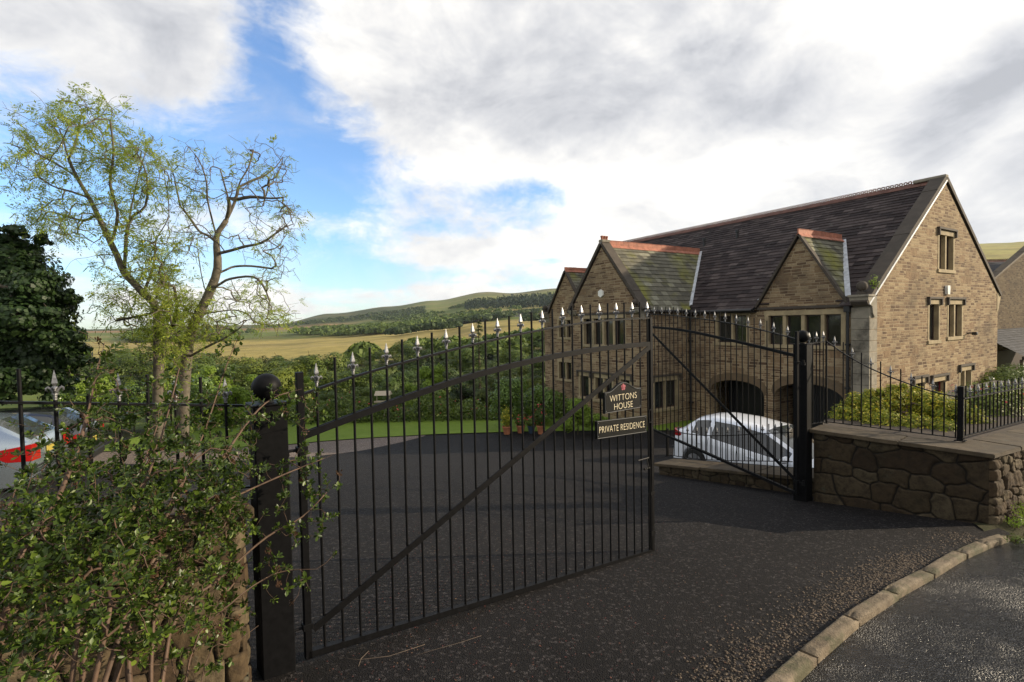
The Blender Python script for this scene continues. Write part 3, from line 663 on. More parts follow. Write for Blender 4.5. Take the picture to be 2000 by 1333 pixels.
# ------------------------------------------------------------ rubble walls: each stone raised from its bed
def rubble(L, Hh, res, size, depth=.035, seed=0, bulge=.22, asp=1.35):
    """height field of fitted stones: returns displacement and colour on a grid"""
    rng = np.random.RandomState(seed); S = []
    z = -size
    while z < Hh+size:
        rh = size*rng.uniform(.65, 1.25); x = -size*2*rng.rand()
        while x < L+size*2:
            w = rh*asp*rng.uniform(.55, 1.5); S.append((x+w/2, z+rh/2+rng.uniform(-.28, .28)*rh, rng.rand(), w, rh)); x += w
        z += rh
    S = np.array(S); nx = int(L/res)+1; nz = int(Hh/res)+1
    xs = np.linspace(0, L, nx); zs = np.linspace(0, Hh, nz); XX, ZZ = np.meshgrid(xs, zs)
    wx = XX+fbm(XX/size*1.7, ZZ/size*1.7, 4, seed+3)*size*.16; wz = ZZ+fbm(XX/size*1.7+9, ZZ/size*1.7, 4, seed+4)*size*.16
    d1 = np.full(XX.shape, 9.); d2 = d1.copy(); ids = np.zeros(XX.shape, int)
    for i, (sx, sz, _, w, rh) in enumerate(S):
        x0, x1 = np.searchsorted(xs, [sx-2.2*w, sx+2.2*w]); z0, z1 = np.searchsorted(zs, [sz-2.2*rh, sz+2.2*rh])
        if x1 <= x0 or z1 <= z0: continue
        a = np.abs(wx[z0:z1, x0:x1]-sx)/w; b = np.abs(wz[z0:z1, x0:x1]-sz)/rh; d = (a**3.6+b**3.6)**(1/3.6)
        D1 = d1[z0:z1, x0:x1]; D2 = d2[z0:z1, x0:x1]; I = ids[z0:z1, x0:x1]
        near = d < D1; D2[near] = D1[near]; D2[~near] = np.minimum(D2[~near], d[~near]); I[near] = i; D1[near] = d[near]
    edge = d2-d1; mort = 1-ss(edge, .015, .075)
    rnd = S[ids, 2]; rnd2 = (S[ids, 2]*7.13) % 1
    face = fbm(XX/size*2.3+rnd*50, ZZ/size*2.3, 5, seed+8)*.6+fbm(XX/size*14, ZZ/size*14, 4, seed+9)*.25+((XX-S[ids, 0])/S[ids, 3]*(rnd2-.5)+(ZZ-S[ids, 1])/S[ids, 4]*(rnd-.5))*.6
    disp = ss(np.minimum(XX, L-XX), 0, .045)*depth*(ss(edge, .015, .16)*(1-bulge*.5)+bulge*np.clip(1-d1, 0, 1)+face*.5+rnd2*.35)*(1-mort*.0)-mort*depth*.45
    return XX, ZZ, disp, rnd, mort
def rubble_face(name, parent, A, B, zb, zt, size, seed, res=.012, depth=.035, mat='rubble'):
    """face from A to B (left to right as seen from outside); zb, zt functions of distance"""
    A = Vector((*A, 0)); B = Vector((*B, 0)); L = (B-A).length; u = (B-A)/L; nrm = Vector((u.y, -u.x, 0))
    z0 = min(zb(0), zb(L)); z1 = max(zt(0), zt(L))
    XX, ZZ, dd, rnd, mort = rubble(L, z1-z0, res, size, depth, seed)
    lo = np.array([zb(x) for x in XX[0]])-z0; hi = np.array([zt(x) for x in XX[0]])-z0
    Zc = np.clip(ZZ, lo[None, :], hi[None, :])
    V = np.stack([A.x+u.x*XX+nrm.x*dd, A.y+u.y*XX+nrm.y*dd, z0+Zc], -1)
    nz, nx = XX.shape; idx = np.arange(nz*nx).reshape(nz, nx)
    Fq = np.stack([idx[:-1, :-1], idx[:-1, 1:], idx[1:, 1:], idx[1:, :-1]], -1).reshape(-1, 4)
    keep = (Zc[:-1, :-1] != Zc[1:, :-1]).ravel() | (Zc[:-1, 1:] != Zc[1:, 1:]).ravel()
    V = V.reshape(-1, 3)
    if parent is not None: V = V-np.array(parent.location)
    o = npobj(name, V, Fq[keep], mat, parent, True)
    at_ = o.data.color_attributes.new('stone', 'FLOAT_COLOR', 'POINT')
    at_.data.foreach_set('color', np.stack([rnd, mort, mort*0, mort*0+1], -1).reshape(-1, 4).astype(np.float32).ravel()); return o
def coping(parent, poly, z0, z1, seed, mat='coping'):
    """poly: outline XY (world); z0/z1 functions of (x,y)"""
    bm = bmesh.new(); vs = [bm.verts.new((x, y, z0(x, y))) for x, y in poly]; f = bm.faces.new(vs)
    r_ = bmesh.ops.extrude_face_region(bm, geom=[f])
    for v in r_['geom']:
        if isinstance(v, bmesh.types.BMVert): v.co.z = z1(v.co.x, v.co.y)
    bmesh.ops.recalc_face_normals(bm, faces=bm.faces[:])
    bmesh.ops.bevel(bm, geom=bm.edges[:], offset=.008, segments=2, affect='EDGES')
    for _ in range(2): bmesh.ops.subdivide_edges(bm, edges=[e_ for e_ in bm.edges if e_.calc_length() > .15], cuts=2, use_grid_fill=True)
    for v in bm.verts: v.co += Vector([mnoise.noise(v.co*4+Vector((seed+k*9, 0, 0)))*.006 for k in range(3)])
    for v in bm.verts: v.co -= Vector(parent.location)
    me = bpy.data.meshes.new('coping_stone'); bm.to_mesh(me); bm.free(); me.materials.append(M['coping'] if mat is None else M[mat])
    o = bpy.data.objects.new('coping_stone', me); COL.objects.link(o); o.parent = parent; return o
# right wall
WA = Vector((4.16, 7.05)); WB = Vector((5.30, 5.66)); WC = Vector((13.3, 9.7))
rw = root('stone_wall', (5.3, 5.66, -2.4), 0, 'waist high rubble stone wall right of the gate, dark side towards the drive', 'wall')
Lw = (WB-WA).length; uw_ = (WB-WA)/Lw; nw = Vector((uw_.y, -uw_.x)); 
rubble_face('masonry', rw, WA, WB, lambda x: Hs(0, WA.y+(WB.y-WA.y)*x/Lw)-.1, lambda x: -1.59, .24, 3, .008, .016, 'rubble_shaded')
uc = (WC-WB).normalized(); nc = Vector((uc.y, -uc.x))
rubble_face('masonry', rw, WB, WC, lambda x: Hs(0, WB.y+uc.y*x)-.1, lambda x: -1.59-.0*x, .16, 12, .012, .040)
mb = MB(); mb.m = Matrix.Translation(-Vector(rw.location))   # quoin core behind the faces
e1 = WA-nw*.0; mb.add([(*(WA-nw*.02), -3.2), (*(WB-nw*.02-nc*.02), -3.2), (*(WC-nc*.02), -4), (*(WC-nc*.35), -4), (*(WB-nw*.35-nc*.35), -3.2), (*(WA-nw*.35), -3.2),
    (*(WA-nw*.02), -1.60), (*(WB-nw*.02-nc*.02), -1.60), (*(WC-nc*.02), -1.60), (*(WC-nc*.35), -1.60), (*(WB-nw*.35-nc*.35), -1.60), (*(WA-nw*.35), -1.60)],
    [(0, 1, 7, 6), (1, 2, 8, 7), (2, 3, 9, 8), (3, 4, 10, 9), (4, 5, 11, 10), (5, 0, 6, 11), (6, 7, 8, 9, 10, 11)]); mb.build('core', 'soil', rw)
def along(A, u, n_, a, b, o0, o1): return [(A.x+u.x*a+n_.x*o0, A.y+u.y*a+n_.y*o0), (A.x+u.x*b+n_.x*o0, A.y+u.y*b+n_.y*o0), (A.x+u.x*b+n_.x*o1, A.y+u.y*b+n_.y*o1), (A.x+u.x*a+n_.x*o1, A.y+u.y*a+n_.y*o1)]
flatz = lambda z: (lambda x, y: z)
OV = .06
coping(rw, along(WA, uw_, nw, -.05, .97, OV, -.40), flatz(-1.59), flatz(-1.54), 1)
cx_ = WB+nw*OV+nc*OV
p_in = WB-nw*.40-nc*.40
a1 = WA+uw_*.976+nw*OV; a2 = WA+uw_*.976-nw*.40
b1 = WB+uc*.62+nc*OV; b2 = WB+uc*.62-nc*.40
corner = WB+ (nw+nc)*(OV/(1+nw.dot(nc))); inner = WB-(nw+nc)*(.40/(1+nw.dot(nc)))
coping(rw, [tuple(a1), tuple(corner), tuple(b1), tuple(b2), tuple(inner), tuple(a2)], flatz(-1.59), flatz(-1.541), 2)
s_ = .626
for k, ln in enumerate([.9, .75, 1.0, .85, .9, 1.0, .8, .9]): coping(rw, along(WB, uc, nc, s_, s_+ln-.008, OV, -.40), flatz(-1.59), flatz(-1.539-.003*(k % 2)), 5+k); s_ += ln
# raised bed behind it
bed = MB(); pts = [WA-nw*.3, inner, WC-nc*.3, WC-nc*3.2, Vector((4.9, 8.05))]
bed.prism([tuple(p) for p in pts], 1.0, lambda a, b, d: (a, b, -1.62 if d == 0 else -5.2)); structure(bed.build('planting_bed', 'soil', None, False, True))
# short low wall in front of the white car
lw = root('low_wall', (3.3, 9, -2.8), 0, 'short low stone wall under the open gate leaf', 'wall')
LA = Vector((2.78, 9.75)); LB = Vector((4.40, 7.30)); LL = (LB-LA).length; ul = (LB-LA)/LL; nl = Vector((ul.y, -ul.x)); zt_ = lambda x: -2.78+.43*x/LL
rubble_face('masonry', lw, LA, LB, lambda x: Hs(0, LA.y+(LB.y-LA.y)*x/LL)-.15, zt_, .13, 21, .012, .022, 'rubble_shaded')
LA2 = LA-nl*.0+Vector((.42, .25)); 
rubble_face('masonry', lw, LA2, LA, lambda x: Hs(0, LA.y)-.15, lambda x: zt_(0), .13, 22, .012, .02, 'rubble_shaded')
for a, b in ((-.08, .95), (.96, 1.95), (1.96, 2.93)):
    zz = lambda x, y, k=0: zt_((Vector((x, y))-LA).dot(ul))
    coping(lw, along(LA, ul, nl, a, b, .08, -.52), lambda x, y: zz(x, y), lambda x, y: zz(x, y)+.05, 31+a)
# left wall behind the shrub
lf = root('stone_wall', (-1.5, 2.6, -2.0), 0, 'rubble stone wall behind the shrub, ending at the near gate post', 'wall')
fu = Vector((-.747, -.665)).normalized(); fn = Vector((-fu.y, fu.x))           # towards the camera
fn = fn if fn.y < 0 else -fn
E0 = Vector((-1.533, 2.992))+fu*.12
SA = E0+fu*2.6+fn*.2; SB = E0+fn*.2
zc_ = lambda x, y: -1.022+.137*((Vector((x, y))-E0).dot(fu))
rubble_face('masonry', lf, SA, SB, lambda x: -2.25, lambda x: zc_(*(SA+(SB-SA)*x/2.6)), .13, 41, .008, .024)
SC_ = E0-fn*.2
rubble_face('masonry', lf, SB, SC_, lambda x: -2.25, lambda x: -1.03, .12, 42, .008, .02)
s_ = -.045
for k, ln in enumerate([.62, .7, .8, .6]): coping(lf, along(E0, fu, fn, s_, s_+ln-.006, .26, -.26), zc_, lambda x, y: zc_(x, y)+.062, 51+k); s_ += ln
# ------------------------------------------------------------ signs
def sign(cx, w, zt, zb, shaped, lines, label, tilt=0, slope=0):
    x0, x1 = cx-w/2, cx+w/2
    A = Vector((*P0, 0)); d_ = (Vector((*P14, 0))-A).normalized(); nn = Vector((d_.y, -d_.x, 0))
    r_ = root('sign', A+d_*cx+nn*.035+Vector((0, 0, (zt+zb)/2)), LANG, label, 'sign'); hh = (zt-zb)/2; hw_ = w/2
    fr = lambda a, b, d: (a, -d, b+slope*a)
    if shaped:
        out = [(-hw_, -hh), (hw_, -hh), (hw_, hh)]
        for k in range(0, 25):
            x = hw_-.035-(2*hw_-.07)*k/24; u_ = x/(hw_-.035); out.append((x, hh+.075*(math.cos(u_*math.pi)*.5+.5)**1.0))
        out.append((-hw_, hh))
    else: out = [(-hw_, -hh), (hw_, -hh), (hw_, hh), (-hw_, hh)]
    mb = MB(); mb.prism([(a*1.02, b*1.02) for a, b in out], .012, fr); mb.prism(out, .018, fr); mb.build('board', 'sign_board', r_, False, True)
    mb = MB(); k = len(out)
    for i in range(k):
        a, b = out[i], out[(i+1) % k]; mb.path([fr(a[0]*.985, a[1]*.97, .021), fr(b[0]*.985, b[1]*.97, .021)], .0032, 4)
    mb.build('border', 'sign_edge', r_)
    for s_x in (-1, 1):
        for s_z in (-1, 1):
            mb = MB(); mb.lathe([(.004, 0), (.004, .003), (.001, .005)], 8, (0, 0, 0)); o = mb.build('screw', 'silver_paint', r_); o.rotation_euler = (R(90), 0, 0); p = fr(s_x*(hw_-.018), s_z*(hh-.018), .018); o.location = p
    for txt, size, z, wid in lines:
        cu = bpy.data.curves.new('txt', 'FONT'); cu.body = txt; cu.size = size; cu.align_x = 'CENTER'; cu.extrude = .0015; cu.offset = -.0018; cu.space_character = 1.05
        to = bpy.data.objects.new('txt', cu); COL.objects.link(to); bpy.context.view_layer.update()
        dg = bpy.context.evaluated_depsgraph_get(); me = bpy.data.meshes.new_from_object(to.evaluated_get(dg)); bpy.data.objects.remove(to)
        xs_ = [v.co.x for v in me.vertices]; sx = wid/(max(xs_)-min(xs_)); mid_ = (max(xs_)+min(xs_))/2
        # small serifs at the feet and heads of the strokes
        bm = bmesh.new(); bm.from_mesh(me)
        for v in bm.verts: a = (v.co.x-mid_)*sx; v.co = Vector(fr(a, v.co.y+z, .0195+v.co.z))
        bm.to_mesh(me); bm.free(); me.materials.clear(); me.materials.append(M['sign_letter'])
        o = bpy.data.objects.new('lettering', me); COL.objects.link(o); o.parent = r_
    if shaped:      # rose emblem: five petals, an inner rose and a centre
        em = MB()
        for ring_, (rr, pr, dd_) in enumerate(((.019, .0125, .020), (.010, .008, .024))):
            for k in range(5):
                th = R(90+72*k+36*ring_); pc = (rr*math.cos(th), hh+.030+rr*math.sin(th)); em.prism([(pc[0]+pr*math.cos(q_*math.pi/5), pc[1]+pr*math.sin(q_*math.pi/5)) for q_ in range(10)], dd_, fr)
        em.build('emblem', 'emblem', r_, False, True)
    return r_
sign(2.706, .502, -.628, -.812, True, [('WITTONS', .084, .004, .37), ('HOUSE', .084, -.074, .255)], 'dark upper sign with arched top and rose, lettered WITTONS HOUSE')
sign(2.693, .685, -.885, -1.039, False, [('PRIVATE RESIDENCE', .086, -.030, .625)], 'long dark lower sign lettered PRIVATE RESIDENCE', slope=-.05)
# ------------------------------------------------------------ the house.  Local axes: x into the house from the drive front, y along that front away from the gable, z up (eye level 0)
HK = Vector((11.14, 15.90, 0)); HA = R(31.53)
HW = 11.07; ZA = 4.96; ZE = .60; ZR = .96; HL = 17.55; ZB = -4.6
house = root('stone_house', HK, HA, 'large stone house with dark slate roof, gables and mullioned windows', 'house')
def face_poly(name, parent, outline, holes, frame, thick, mat='masonry'):
    """flat wall with openings; frame(a, z, d) d = depth inwards"""
    bm = bmesh.new(); E_ = []
    for loop in [outline]+holes:
        vs = [bm.verts.new((a, z, 0)) for a, z in loop]
        for i in range(len(vs)): E_.append(bm.edges.new((vs[i], vs[(i+1) % len(vs)])))
    bmesh.ops.triangle_fill(bm, use_beauty=True, use_dissolve=False, edges=E_)
    r_ = bmesh.ops.extrude_face_region(bm, geom=bm.faces[:])
    for v in r_['geom']:
        if isinstance(v, bmesh.types.BMVert): v.co.z = thick
    bmesh.ops.recalc_face_normals(bm, faces=bm.faces[:])
    for v in bm.verts: v.co = Vector(frame(v.co.x, v.co.y, v.co.z))
    bmesh.ops.recalc_face_normals(bm, faces=bm.faces[:])
    me = bpy.data.meshes.new(name); bm.to_mesh(me); bm.free(); me.materials.append(M[mat])
    o = bpy.data.objects.new(name, me); COL.objects.link(o); o.parent = parent; return o
fFac = lambda x0: (lambda a, z, d: (x0+d, a, z))
fGab = lambda y0: (lambda a, z, d: (a, y0+d, z))
rect = lambda a0, a1, z0, z1: [(a0, z0), (a1, z0), (a1, z1), (a0, z1)]
def window(parent, fr, a0, a1, z0, z1, lights, hood=True, sill=True, frame_mat='window_frame', sur=.13, hood_drop=.22, rev=.17, ashl='dressed_stone'):
    """stone surround and mullions, with frames and panes as children"""
    w = bpy.data.objects.new('window', None); mb = MB()
    def bx(m, A0, A1, Z0, Z1, d0, d1, bev=.006):
        p = fr(A0, Z0, d0); q = fr(A1, Z1, d1); m.box(min(p[0], q[0]), max(p[0], q[0]), min(p[1], q[1]), max(p[1], q[1]), min(p[2], q[2]), max(p[2], q[2]), bev)
    bpy.data.objects.remove(w)
    bx(mb, a0-sur, a0+.015, z0, z1, -.012, rev+.1); bx(mb, a1-.015, a1+sur, z0, z1, -.012, rev+.1); bx(mb, a0-sur-.02, a1+sur+.02, z1-.015, z1+.16, -.016, rev+.1)
    mw = .12; lw_ = (a1-a0-(lights-1)*mw)/lights
    for k in range(1, lights): x = a0+k*(lw_+mw)-mw; bx(mb, x, x+mw, z0, z1, .01, rev+.08)
    w = mb.build('window', ashl, parent)
    if sill: mb = MB(); bx(mb, a0-sur-.04, a1+sur+.04, z0-.11, z0+.012, -.05, rev+.1); mb.build('sill', ashl, w)
    if hood:
        mb = MB(); e_ = a0-sur-.07; g_ = a1+sur+.07; bx(mb, e_, g_, z1+.17, z1+.25, -.09, 0); bx(mb, e_, e_+.09, z1+.17-hood_drop, z1+.17, -.085, 0); bx(mb, g_-.09, g_, z1+.17-hood_drop, z1+.17, -.085, 0); mb.build('hood_mould', 'coping_dark', w)
    for k in range(lights):
        x = a0+k*(lw_+mw); f = .045; mb = MB()
        bx(mb, x, x+f, z0, z1, rev-.03, rev+.03, 0); bx(mb, x+lw_-f, x+lw_, z0, z1, rev-.031, rev+.031, 0); bx(mb, x+f, x+lw_-f, z0+.012, z0+.012+f, rev-.029, rev+.029, 0); bx(mb, x+f, x+lw_-f, z1-f-.015, z1-.015, rev-.028, rev+.028, 0)
        mb.build('frame', frame_mat, w)
        mb = MB(); bx(mb, x+f-.005, x+lw_-f+.005, z0+f, z1-f, rev, rev+.012, 0); mb.build('pane', 'pane', w)
    return w
def arch(a0, a1, zb, zs, zc, n=14): 
    return [(a0, zb)]+[(a0+(a1-a0)*(1-math.cos(math.pi*k/n))/2, zs+(zc-zs)*math.sin(math.pi*k/n)**.8) for k in range(n+1)]+[(a1, zb)]
S1, S2 = (.73, 3.10), (3.51, 5.82)
D1 = (2.20, 1.53, 2.86); D2 = (15.35, 1.75, 2.90)       # dormer gables: centre, half width, apex
ML = (ZA-ZE)/(HW/2); 
mainroof = lambda x: ZE-.05+ML*x
# front wall with the two cart arches
A1 = arch(*S1, ZB, -2.85, -2.26); A2 = arch(*S2, ZB, -2.90, -2.38)
out = [(0, ZB)]+A1+A2+[(HL, ZB), (HL, ZE-.1), (D2[0]+D2[1], ZE-.1), (D2[0], D2[2]-.07), (D2[0]-D2[1], ZE-.1), (D1[0]+D1[1], ZE-.1), (D1[0], D1[2]-.07), (D1[0]-D1[1], ZE-.1), (0, ZE-.1)]
WF = [(.84, 3.35, -.95, .12, 4), (4.21, 5.5, -.92, .16, 2)]
WD = [(14.75, 16.1, -.85, .15, 2), (14.85, 16.15, -3.25, -2.25, 2), (12.0, 13.3, -.85, .15, 2), (12.0, 13.3, -3.3, -2.25, 2)]
face_poly('wall', house, out, [rect(*w[:4]) for w in WF+WD], fFac(0), .42)
for w in WF: window(house, fFac(0), *w, hood=False)
for w in WD: window(house, fFac(0), *w, hood=False)
# string course over the four-light window
mb = MB(); mb.box(-.06, 0, .45, 3.78, .32, .42, .01); mb.build('string_course', 'coping_dark', house)
# near gable wall
GW = [(5.05, 6.33, 1.66, 2.93, 2), (4.26, 5.08, -.90, .42, 1), (5.93, 7.20, -.82, .42, 2), (7.1, 8.2, -3.5, -2.15, 2), (4.60, 5.72, -4.2, -2.38, 1), (3.1, 3.95, -3.5, -2.32, 1)]
face_poly('wall', house, [(.42, ZB), (HW, ZB), (HW, ZR-.1), (HW/2, ZA-.12), (.42, ZE-.1+ML*.42), ], [rect(*w[:4]) for w in GW], fGab(0), .42)
for i, w in enumerate(GW): window(house, fGab(0), *w, frame_mat='red_paint' if i == 4 else 'window_frame', sur=.10)
# far gable, back, floor slab
face_poly('wall', house, [(.42, ZB), (HW, ZB), (HW, ZR-.1), (HW/2, ZA-.12), (.42, ZE)], [], fGab(HL-.4), .4)
mb = MB(); mb.box(HW-.4, HW, .42, HL-.4, ZB, ZR-.1); mb.build('wall', 'masonry', house)
mb = MB(); mb.box(.42, HW-.4, .42, HL-.4, -2.15, -2.05); mb.build('floor', 'dark_void', house)
# inside the arches
mb = MB(); mb.box(.42, 3.2, .44, 6.5, -4.5, -4.42); mb.build('garage_floor', 'drive', house)
mb = MB(); mb.box(3.2, 3.3, .42, 6.6, ZB, -2.15); mb.box(.42, 3.2, 3.22, 3.40, ZB, -2.15); mb.box(.42, 3.2, 6.45, 6.6, ZB, -2.15); mb.build('garage_wall', 'masonry', house)
for a0, a1 in (S1, S2):
    mb = MB(); n_ = 26; mid_ = (a0+a1)/2
    for k in range(10):
        x = a0+.05+(a1-a0-.1)*k/10; mb.box(1.10, 1.15, x+.004, x+(a1-a0-.1)/10-.004, -4.42, -2.3, 0)
    mb.build('garage_door', 'gutter', house)
    mb = MB(); pts = arch(a0, a1, ZB, -2.85 if a0 < 2 else -2.90, -2.26 if a0 < 2 else -2.38)[1:-1]
    for (p, q) in zip(pts, pts[1:]): 
        c_ = ((a0+a1)/2, -4.2); po = [(c_[0]+(r_[0]-c_[0])*1.0, c_[1]+(r_[1]-c_[1])*1.0) for r_ in (p, q)]; pu = [(r_[0]+(r_[0]-c_[0])*.10, r_[1]+(r_[1]-c_[1])*.16) for r_ in (q, p)]
        g = .006; mb.prism([(po[0][0], po[0][1]), (po[1][0], po[1][1]), (pu[0][0], pu[0][1]), (pu[1][0], pu[1][1])], .05, lambda a, b, d: (-.012+d, a, b))
    mb.build('arch_surround', 'arch_stone', house)
# quoins / kneeler pier at the near corner
mb = MB(); z = ZB
while z < .2: mb.box(-.10, .42, -.010, .52, z, z+.345, .012); z += .35
mb.build('corner_pier', 'kneeler_stone', house)
def slates(name, mat, u0, u1, slope_len, P, keep, w=.30, h=.235, seed=0, parent=house, jit=.012):
    """P(u, s, n): point at distance u along the eaves, s up the slope, n out of the roof"""
    rng = random.Random(seed); mb = MB(); s_ = 0; row = 0
    while s_ < slope_len-.02:
        hh = h*(1-.25*s_/slope_len); u = u0-rng.random()*w
        while u < u1:
            ww = w*rng.uniform(.8, 1.25); a, b = max(u, u0), min(u+ww, u1); u += ww
            if b-a < .03 or not keep((a+b)/2, s_+hh/2): continue
            t0, t1 = .022+rng.uniform(0, jit), .004; s1 = min(s_+hh+.02, slope_len); sk = rng.uniform(-.006, .006)
            mb.raw([P(a+.003, s_+sk, t0), P(b-.003, s_-sk, t0+rng.uniform(-.003, .003)), P(b-.003, s1, t1), P(a+.003, s1, t1), P(a+.003, s_+sk, -.004), P(b-.003, s_-sk, -.004)], [(0, 1, 2, 3), (4, 5, 1, 0)])
        s_ += hh; row += 1
    return mb.build(name, mat, parent)
# main roof, front slope
th = math.atan(ML); SL = (HW/2)/math.cos(th); ov = .25
inD = lambda y: abs(y-D1[0]) < D1[1] or abs(y-D2[0]) < D2[1] or 6.86 < y < 11.3
def Pm(u, s_, n): x = -ov+s_*math.cos(th); return (x-n*math.sin(th), u, mainroof(x)+n*math.cos(th))
LM = (HW/2+ov)/math.cos(th)
def under_d(u, x):      # hidden under a dormer or the wing
    for c_, hw_, za in (D1, D2):
        if abs(u-c_) < hw_ and mainroof(x) < za-.1-(za-.45)/hw_*abs(u-c_)-.1: return True
    return 6.9 < u < 11.2 and mainroof(x) < 3.2-1.25*abs(u-9.04)
keepm = lambda u, s_: (not (inD(u) and -ov+s_*math.cos(th) < .02)) and not under_d(u, -ov+s_*math.cos(th))
slates('roof_slates', 'slate', .38, HL-.3, LM-.05, Pm, keepm, seed=1, w=.42, h=.26)
mb = MB(); mb.add([(-0, .3, mainroof(0)-.03), (HW/2, .3, ZA-.06), (HW/2, HL-.1, ZA-.06), (0, HL-.1, mainroof(0)-.03)], [(0, 1, 2, 3)])
for y0, y1 in ((3.76, 6.84), (11.3, 13.55), (17.15, HL-.1)): mb.add([(-ov, y0, mainroof(-ov)-.035), (0, y0, mainroof(0)-.03), (0, y1, mainroof(0)-.03), (-ov, y1, mainroof(-ov)-.035)], [(0, 1, 2, 3)])
thb = math.atan((ZA-ZR)/(HW/2))
mb.add([(HW+.2, .3, ZR-.2), (HW/2, .3, ZA-.06), (HW/2, HL-.1, ZA-.06), (HW+.2, HL-.1, ZR-.2)], [(0, 1, 2, 3)])
mb.build('roof_deck', 'gutter', house)
Pb = lambda u, s_, n: (HW+.25-s_*math.cos(thb)+n*math.sin(thb), u, ZR-.18+s_*math.sin(thb)+n*math.cos(thb))
slates('roof_slates', 'slate', .38, HL-.3, (HW/2+.25)/math.cos(thb)-.05, Pb, lambda u, s_: True, seed=2, w=.5, h=.4)
# ridge: dull red tiles carrying a pierced crest
def ridge(parent, mat, p0, p1, crest, size=.13, tile=.30, hgt=.09):
    p0 = Vector(p0); p1 = Vector(p1); L = (p1-p0).length; u = (p1-p0)/L; s_ = Vector((-u.y, u.x, 0)); mb = MB(); n_ = int(L/tile)
    for k in range(n_):
        a = p0+u*(k*tile+.004); b = p0+u*((k+1)*tile-.004); j = .004*((k*7) % 3)
        for sg in (-1, 1): mb.add([a+Vector((0, 0, j)), b+Vector((0, 0, j)), b+s_*sg*size-Vector((0, 0, size*1.0-j)), a+s_*sg*size-Vector((0, 0, size*1.0-j)), a+Vector((0, 0, j-.02)), b+Vector((0, 0, j-.02)), b+s_*sg*size-Vector((0, 0, size+.02)), a+s_*sg*size-Vector((0, 0, size+.02))], [(0, 1, 2, 3), (4, 7, 6, 5), (3, 2, 6, 7), (0, 3, 7, 4), (1, 5, 6, 2)])
        if crest == 1:      # two rings per tile
            for q_ in (.25, .75):
                c_ = a.lerp(b, q_); pts = [c_+u*math.cos(t_)*.052+Vector((0, 0, .055+math.sin(t_)*.052)) for t_ in [i*math.pi/5 for i in range(11)]]; mb.path(pts, .024, 5)
        else:
            mb.box(-.5, .5, -.5, .5, -.5, .5) if False else None
            z0 = Vector((0, 0, hgt)); w_ = s_*.022
            for (q0, q1, hh) in ((0, 1, 0), ):
                A_, B_2 = a+Vector((0, 0, j-.03)), b+Vector((0, 0, j-.03))
                mb.add([A_-w_, B_2-w_, B_2+w_, A_+w_, A_-w_+z0, B_2-w_+z0, B_2+w_+z0, A_+w_+z0], [(0, 3, 2, 1), (4, 5, 6, 7), (0, 1, 5, 4), (1, 2, 6, 5), (2, 3, 7, 6), (3, 0, 4, 7)])
            for q_ in (.12, .38, .62, .88): c_ = a.lerp(b, q_)+Vector((0, 0, hgt-.03+j)); mb.path([c_, c_+Vector((0, 0, .035))], .03, 6)
    return mb.build('ridge_tiles', mat, parent)
ridge(house, 'ridge_dull', (HW/2, .40, ZA+.05), (HW/2, HL-.3, ZA+.06), 1, .16)
# copings along the gables
def rake(parent, y0, y1, xa, za, xb, zb, mat, tk=.12, axis='y', nseg=7, name='gable_coping'):
    """slab along the slope from (xa,za) to (xb,zb), spanning y0..y1"""
    L = math.hypot(xb-xa, zb-za); u = Vector((xb-xa, zb-za))/L; nn = Vector((-u.y, u.x)); nn = nn if nn.y > 0 else -nn; mb = MB()
    for k in range(nseg):
        a, b = L*k/nseg+.003, L*(k+1)/nseg-.003; j = .006*((k*5) % 3)
        cs = [(a, 0), (b, 0), (b, tk+j), (a, tk+j)]; vs = []
        for yy in (y0, y1):
            for s_, n_ in cs:
                p = Vector((xa, za))+u*s_+nn*n_; vs.append((p.x, yy, p.y) if axis == 'y' else (yy, p.x, p.y))
        mb.add(vs, [(0, 1, 2, 3), (7, 6, 5, 4), (0, 4, 5, 1), (1, 5, 6, 2), (2, 6, 7, 3), (3, 7, 4, 0)])
    return mb.build(name, mat, parent, False, True)
rake(house, -.06, .42, -.28, mainroof(-.28)+.04, HW/2, ZA-.02, 'coping_dark', .13, nseg=8)
rake(house, -.06, .42, HW+.22, ZR-.19, HW/2, ZA-.02, 'coping_dark', .13, nseg=8)
rake(house, HL-.4, HL+.06, -.28, mainroof(-.28)+.04, HW/2, ZA-.02, 'coping_dark', .13, nseg=8)
mb = MB(); mb.box(HW/2-.12, HW/2+.12, -.065, .95, ZA+.03, ZA+.15, .02); mb.build('ridge_saddle', 'kneeler_stone', house)
# pale pointing line under the near verge
rake(house, -.075, -.055, -.2, mainroof(-.2)-.03, HW/2, ZA-.09, 'lead', .06, nseg=1, name='verge_pointing')
def kneeler(parent, x, y, z, sc=1.0, ball=True):
    mb = MB(); mb.m = Matrix.Translation((x, y, z)) @ Matrix.Scale(sc, 4)
    prof = [(.10, -.62), (.0, -.50), (-.04, -.30), (-.22, -.22), (-.30, -.10), (-.32, .02), (.25, .02), (.25, -.62)]
    mb.prism(prof, .54, lambda a, b, d: (a, d-.07, b)); mb.box(-.36, .1, -.10, .50, .0, .07, .01)
    k = mb.build('kneeler', 'kneeler_stone', parent, False, True)
    if ball:
        mb = MB(); mb.m = Matrix.Translation((x-.10, y+.2, z+.07)) @ Matrix.Scale(sc, 4); mb.lathe([(.10, 0), (.10, .06), (.05, .09), (.05, .13)], 12); mb.ball((0, 0, .27), .16, 20); mb.build('ball_finial', 'coping_dark', k, True)
    return k
kneeler(house, 0, 0, .62); kneeler(house, 0, HL-.45, .55)
mb = MB(); mb.prism([(0, -.75), (.28, -.2), (.28, .05), (-.1, .05), (-.1, -.75)], .42, lambda a, b, d: (HW+a, d-.012, ZR-.1+b)); mb.build('kneeler', 'dressed_stone', house, False, True)
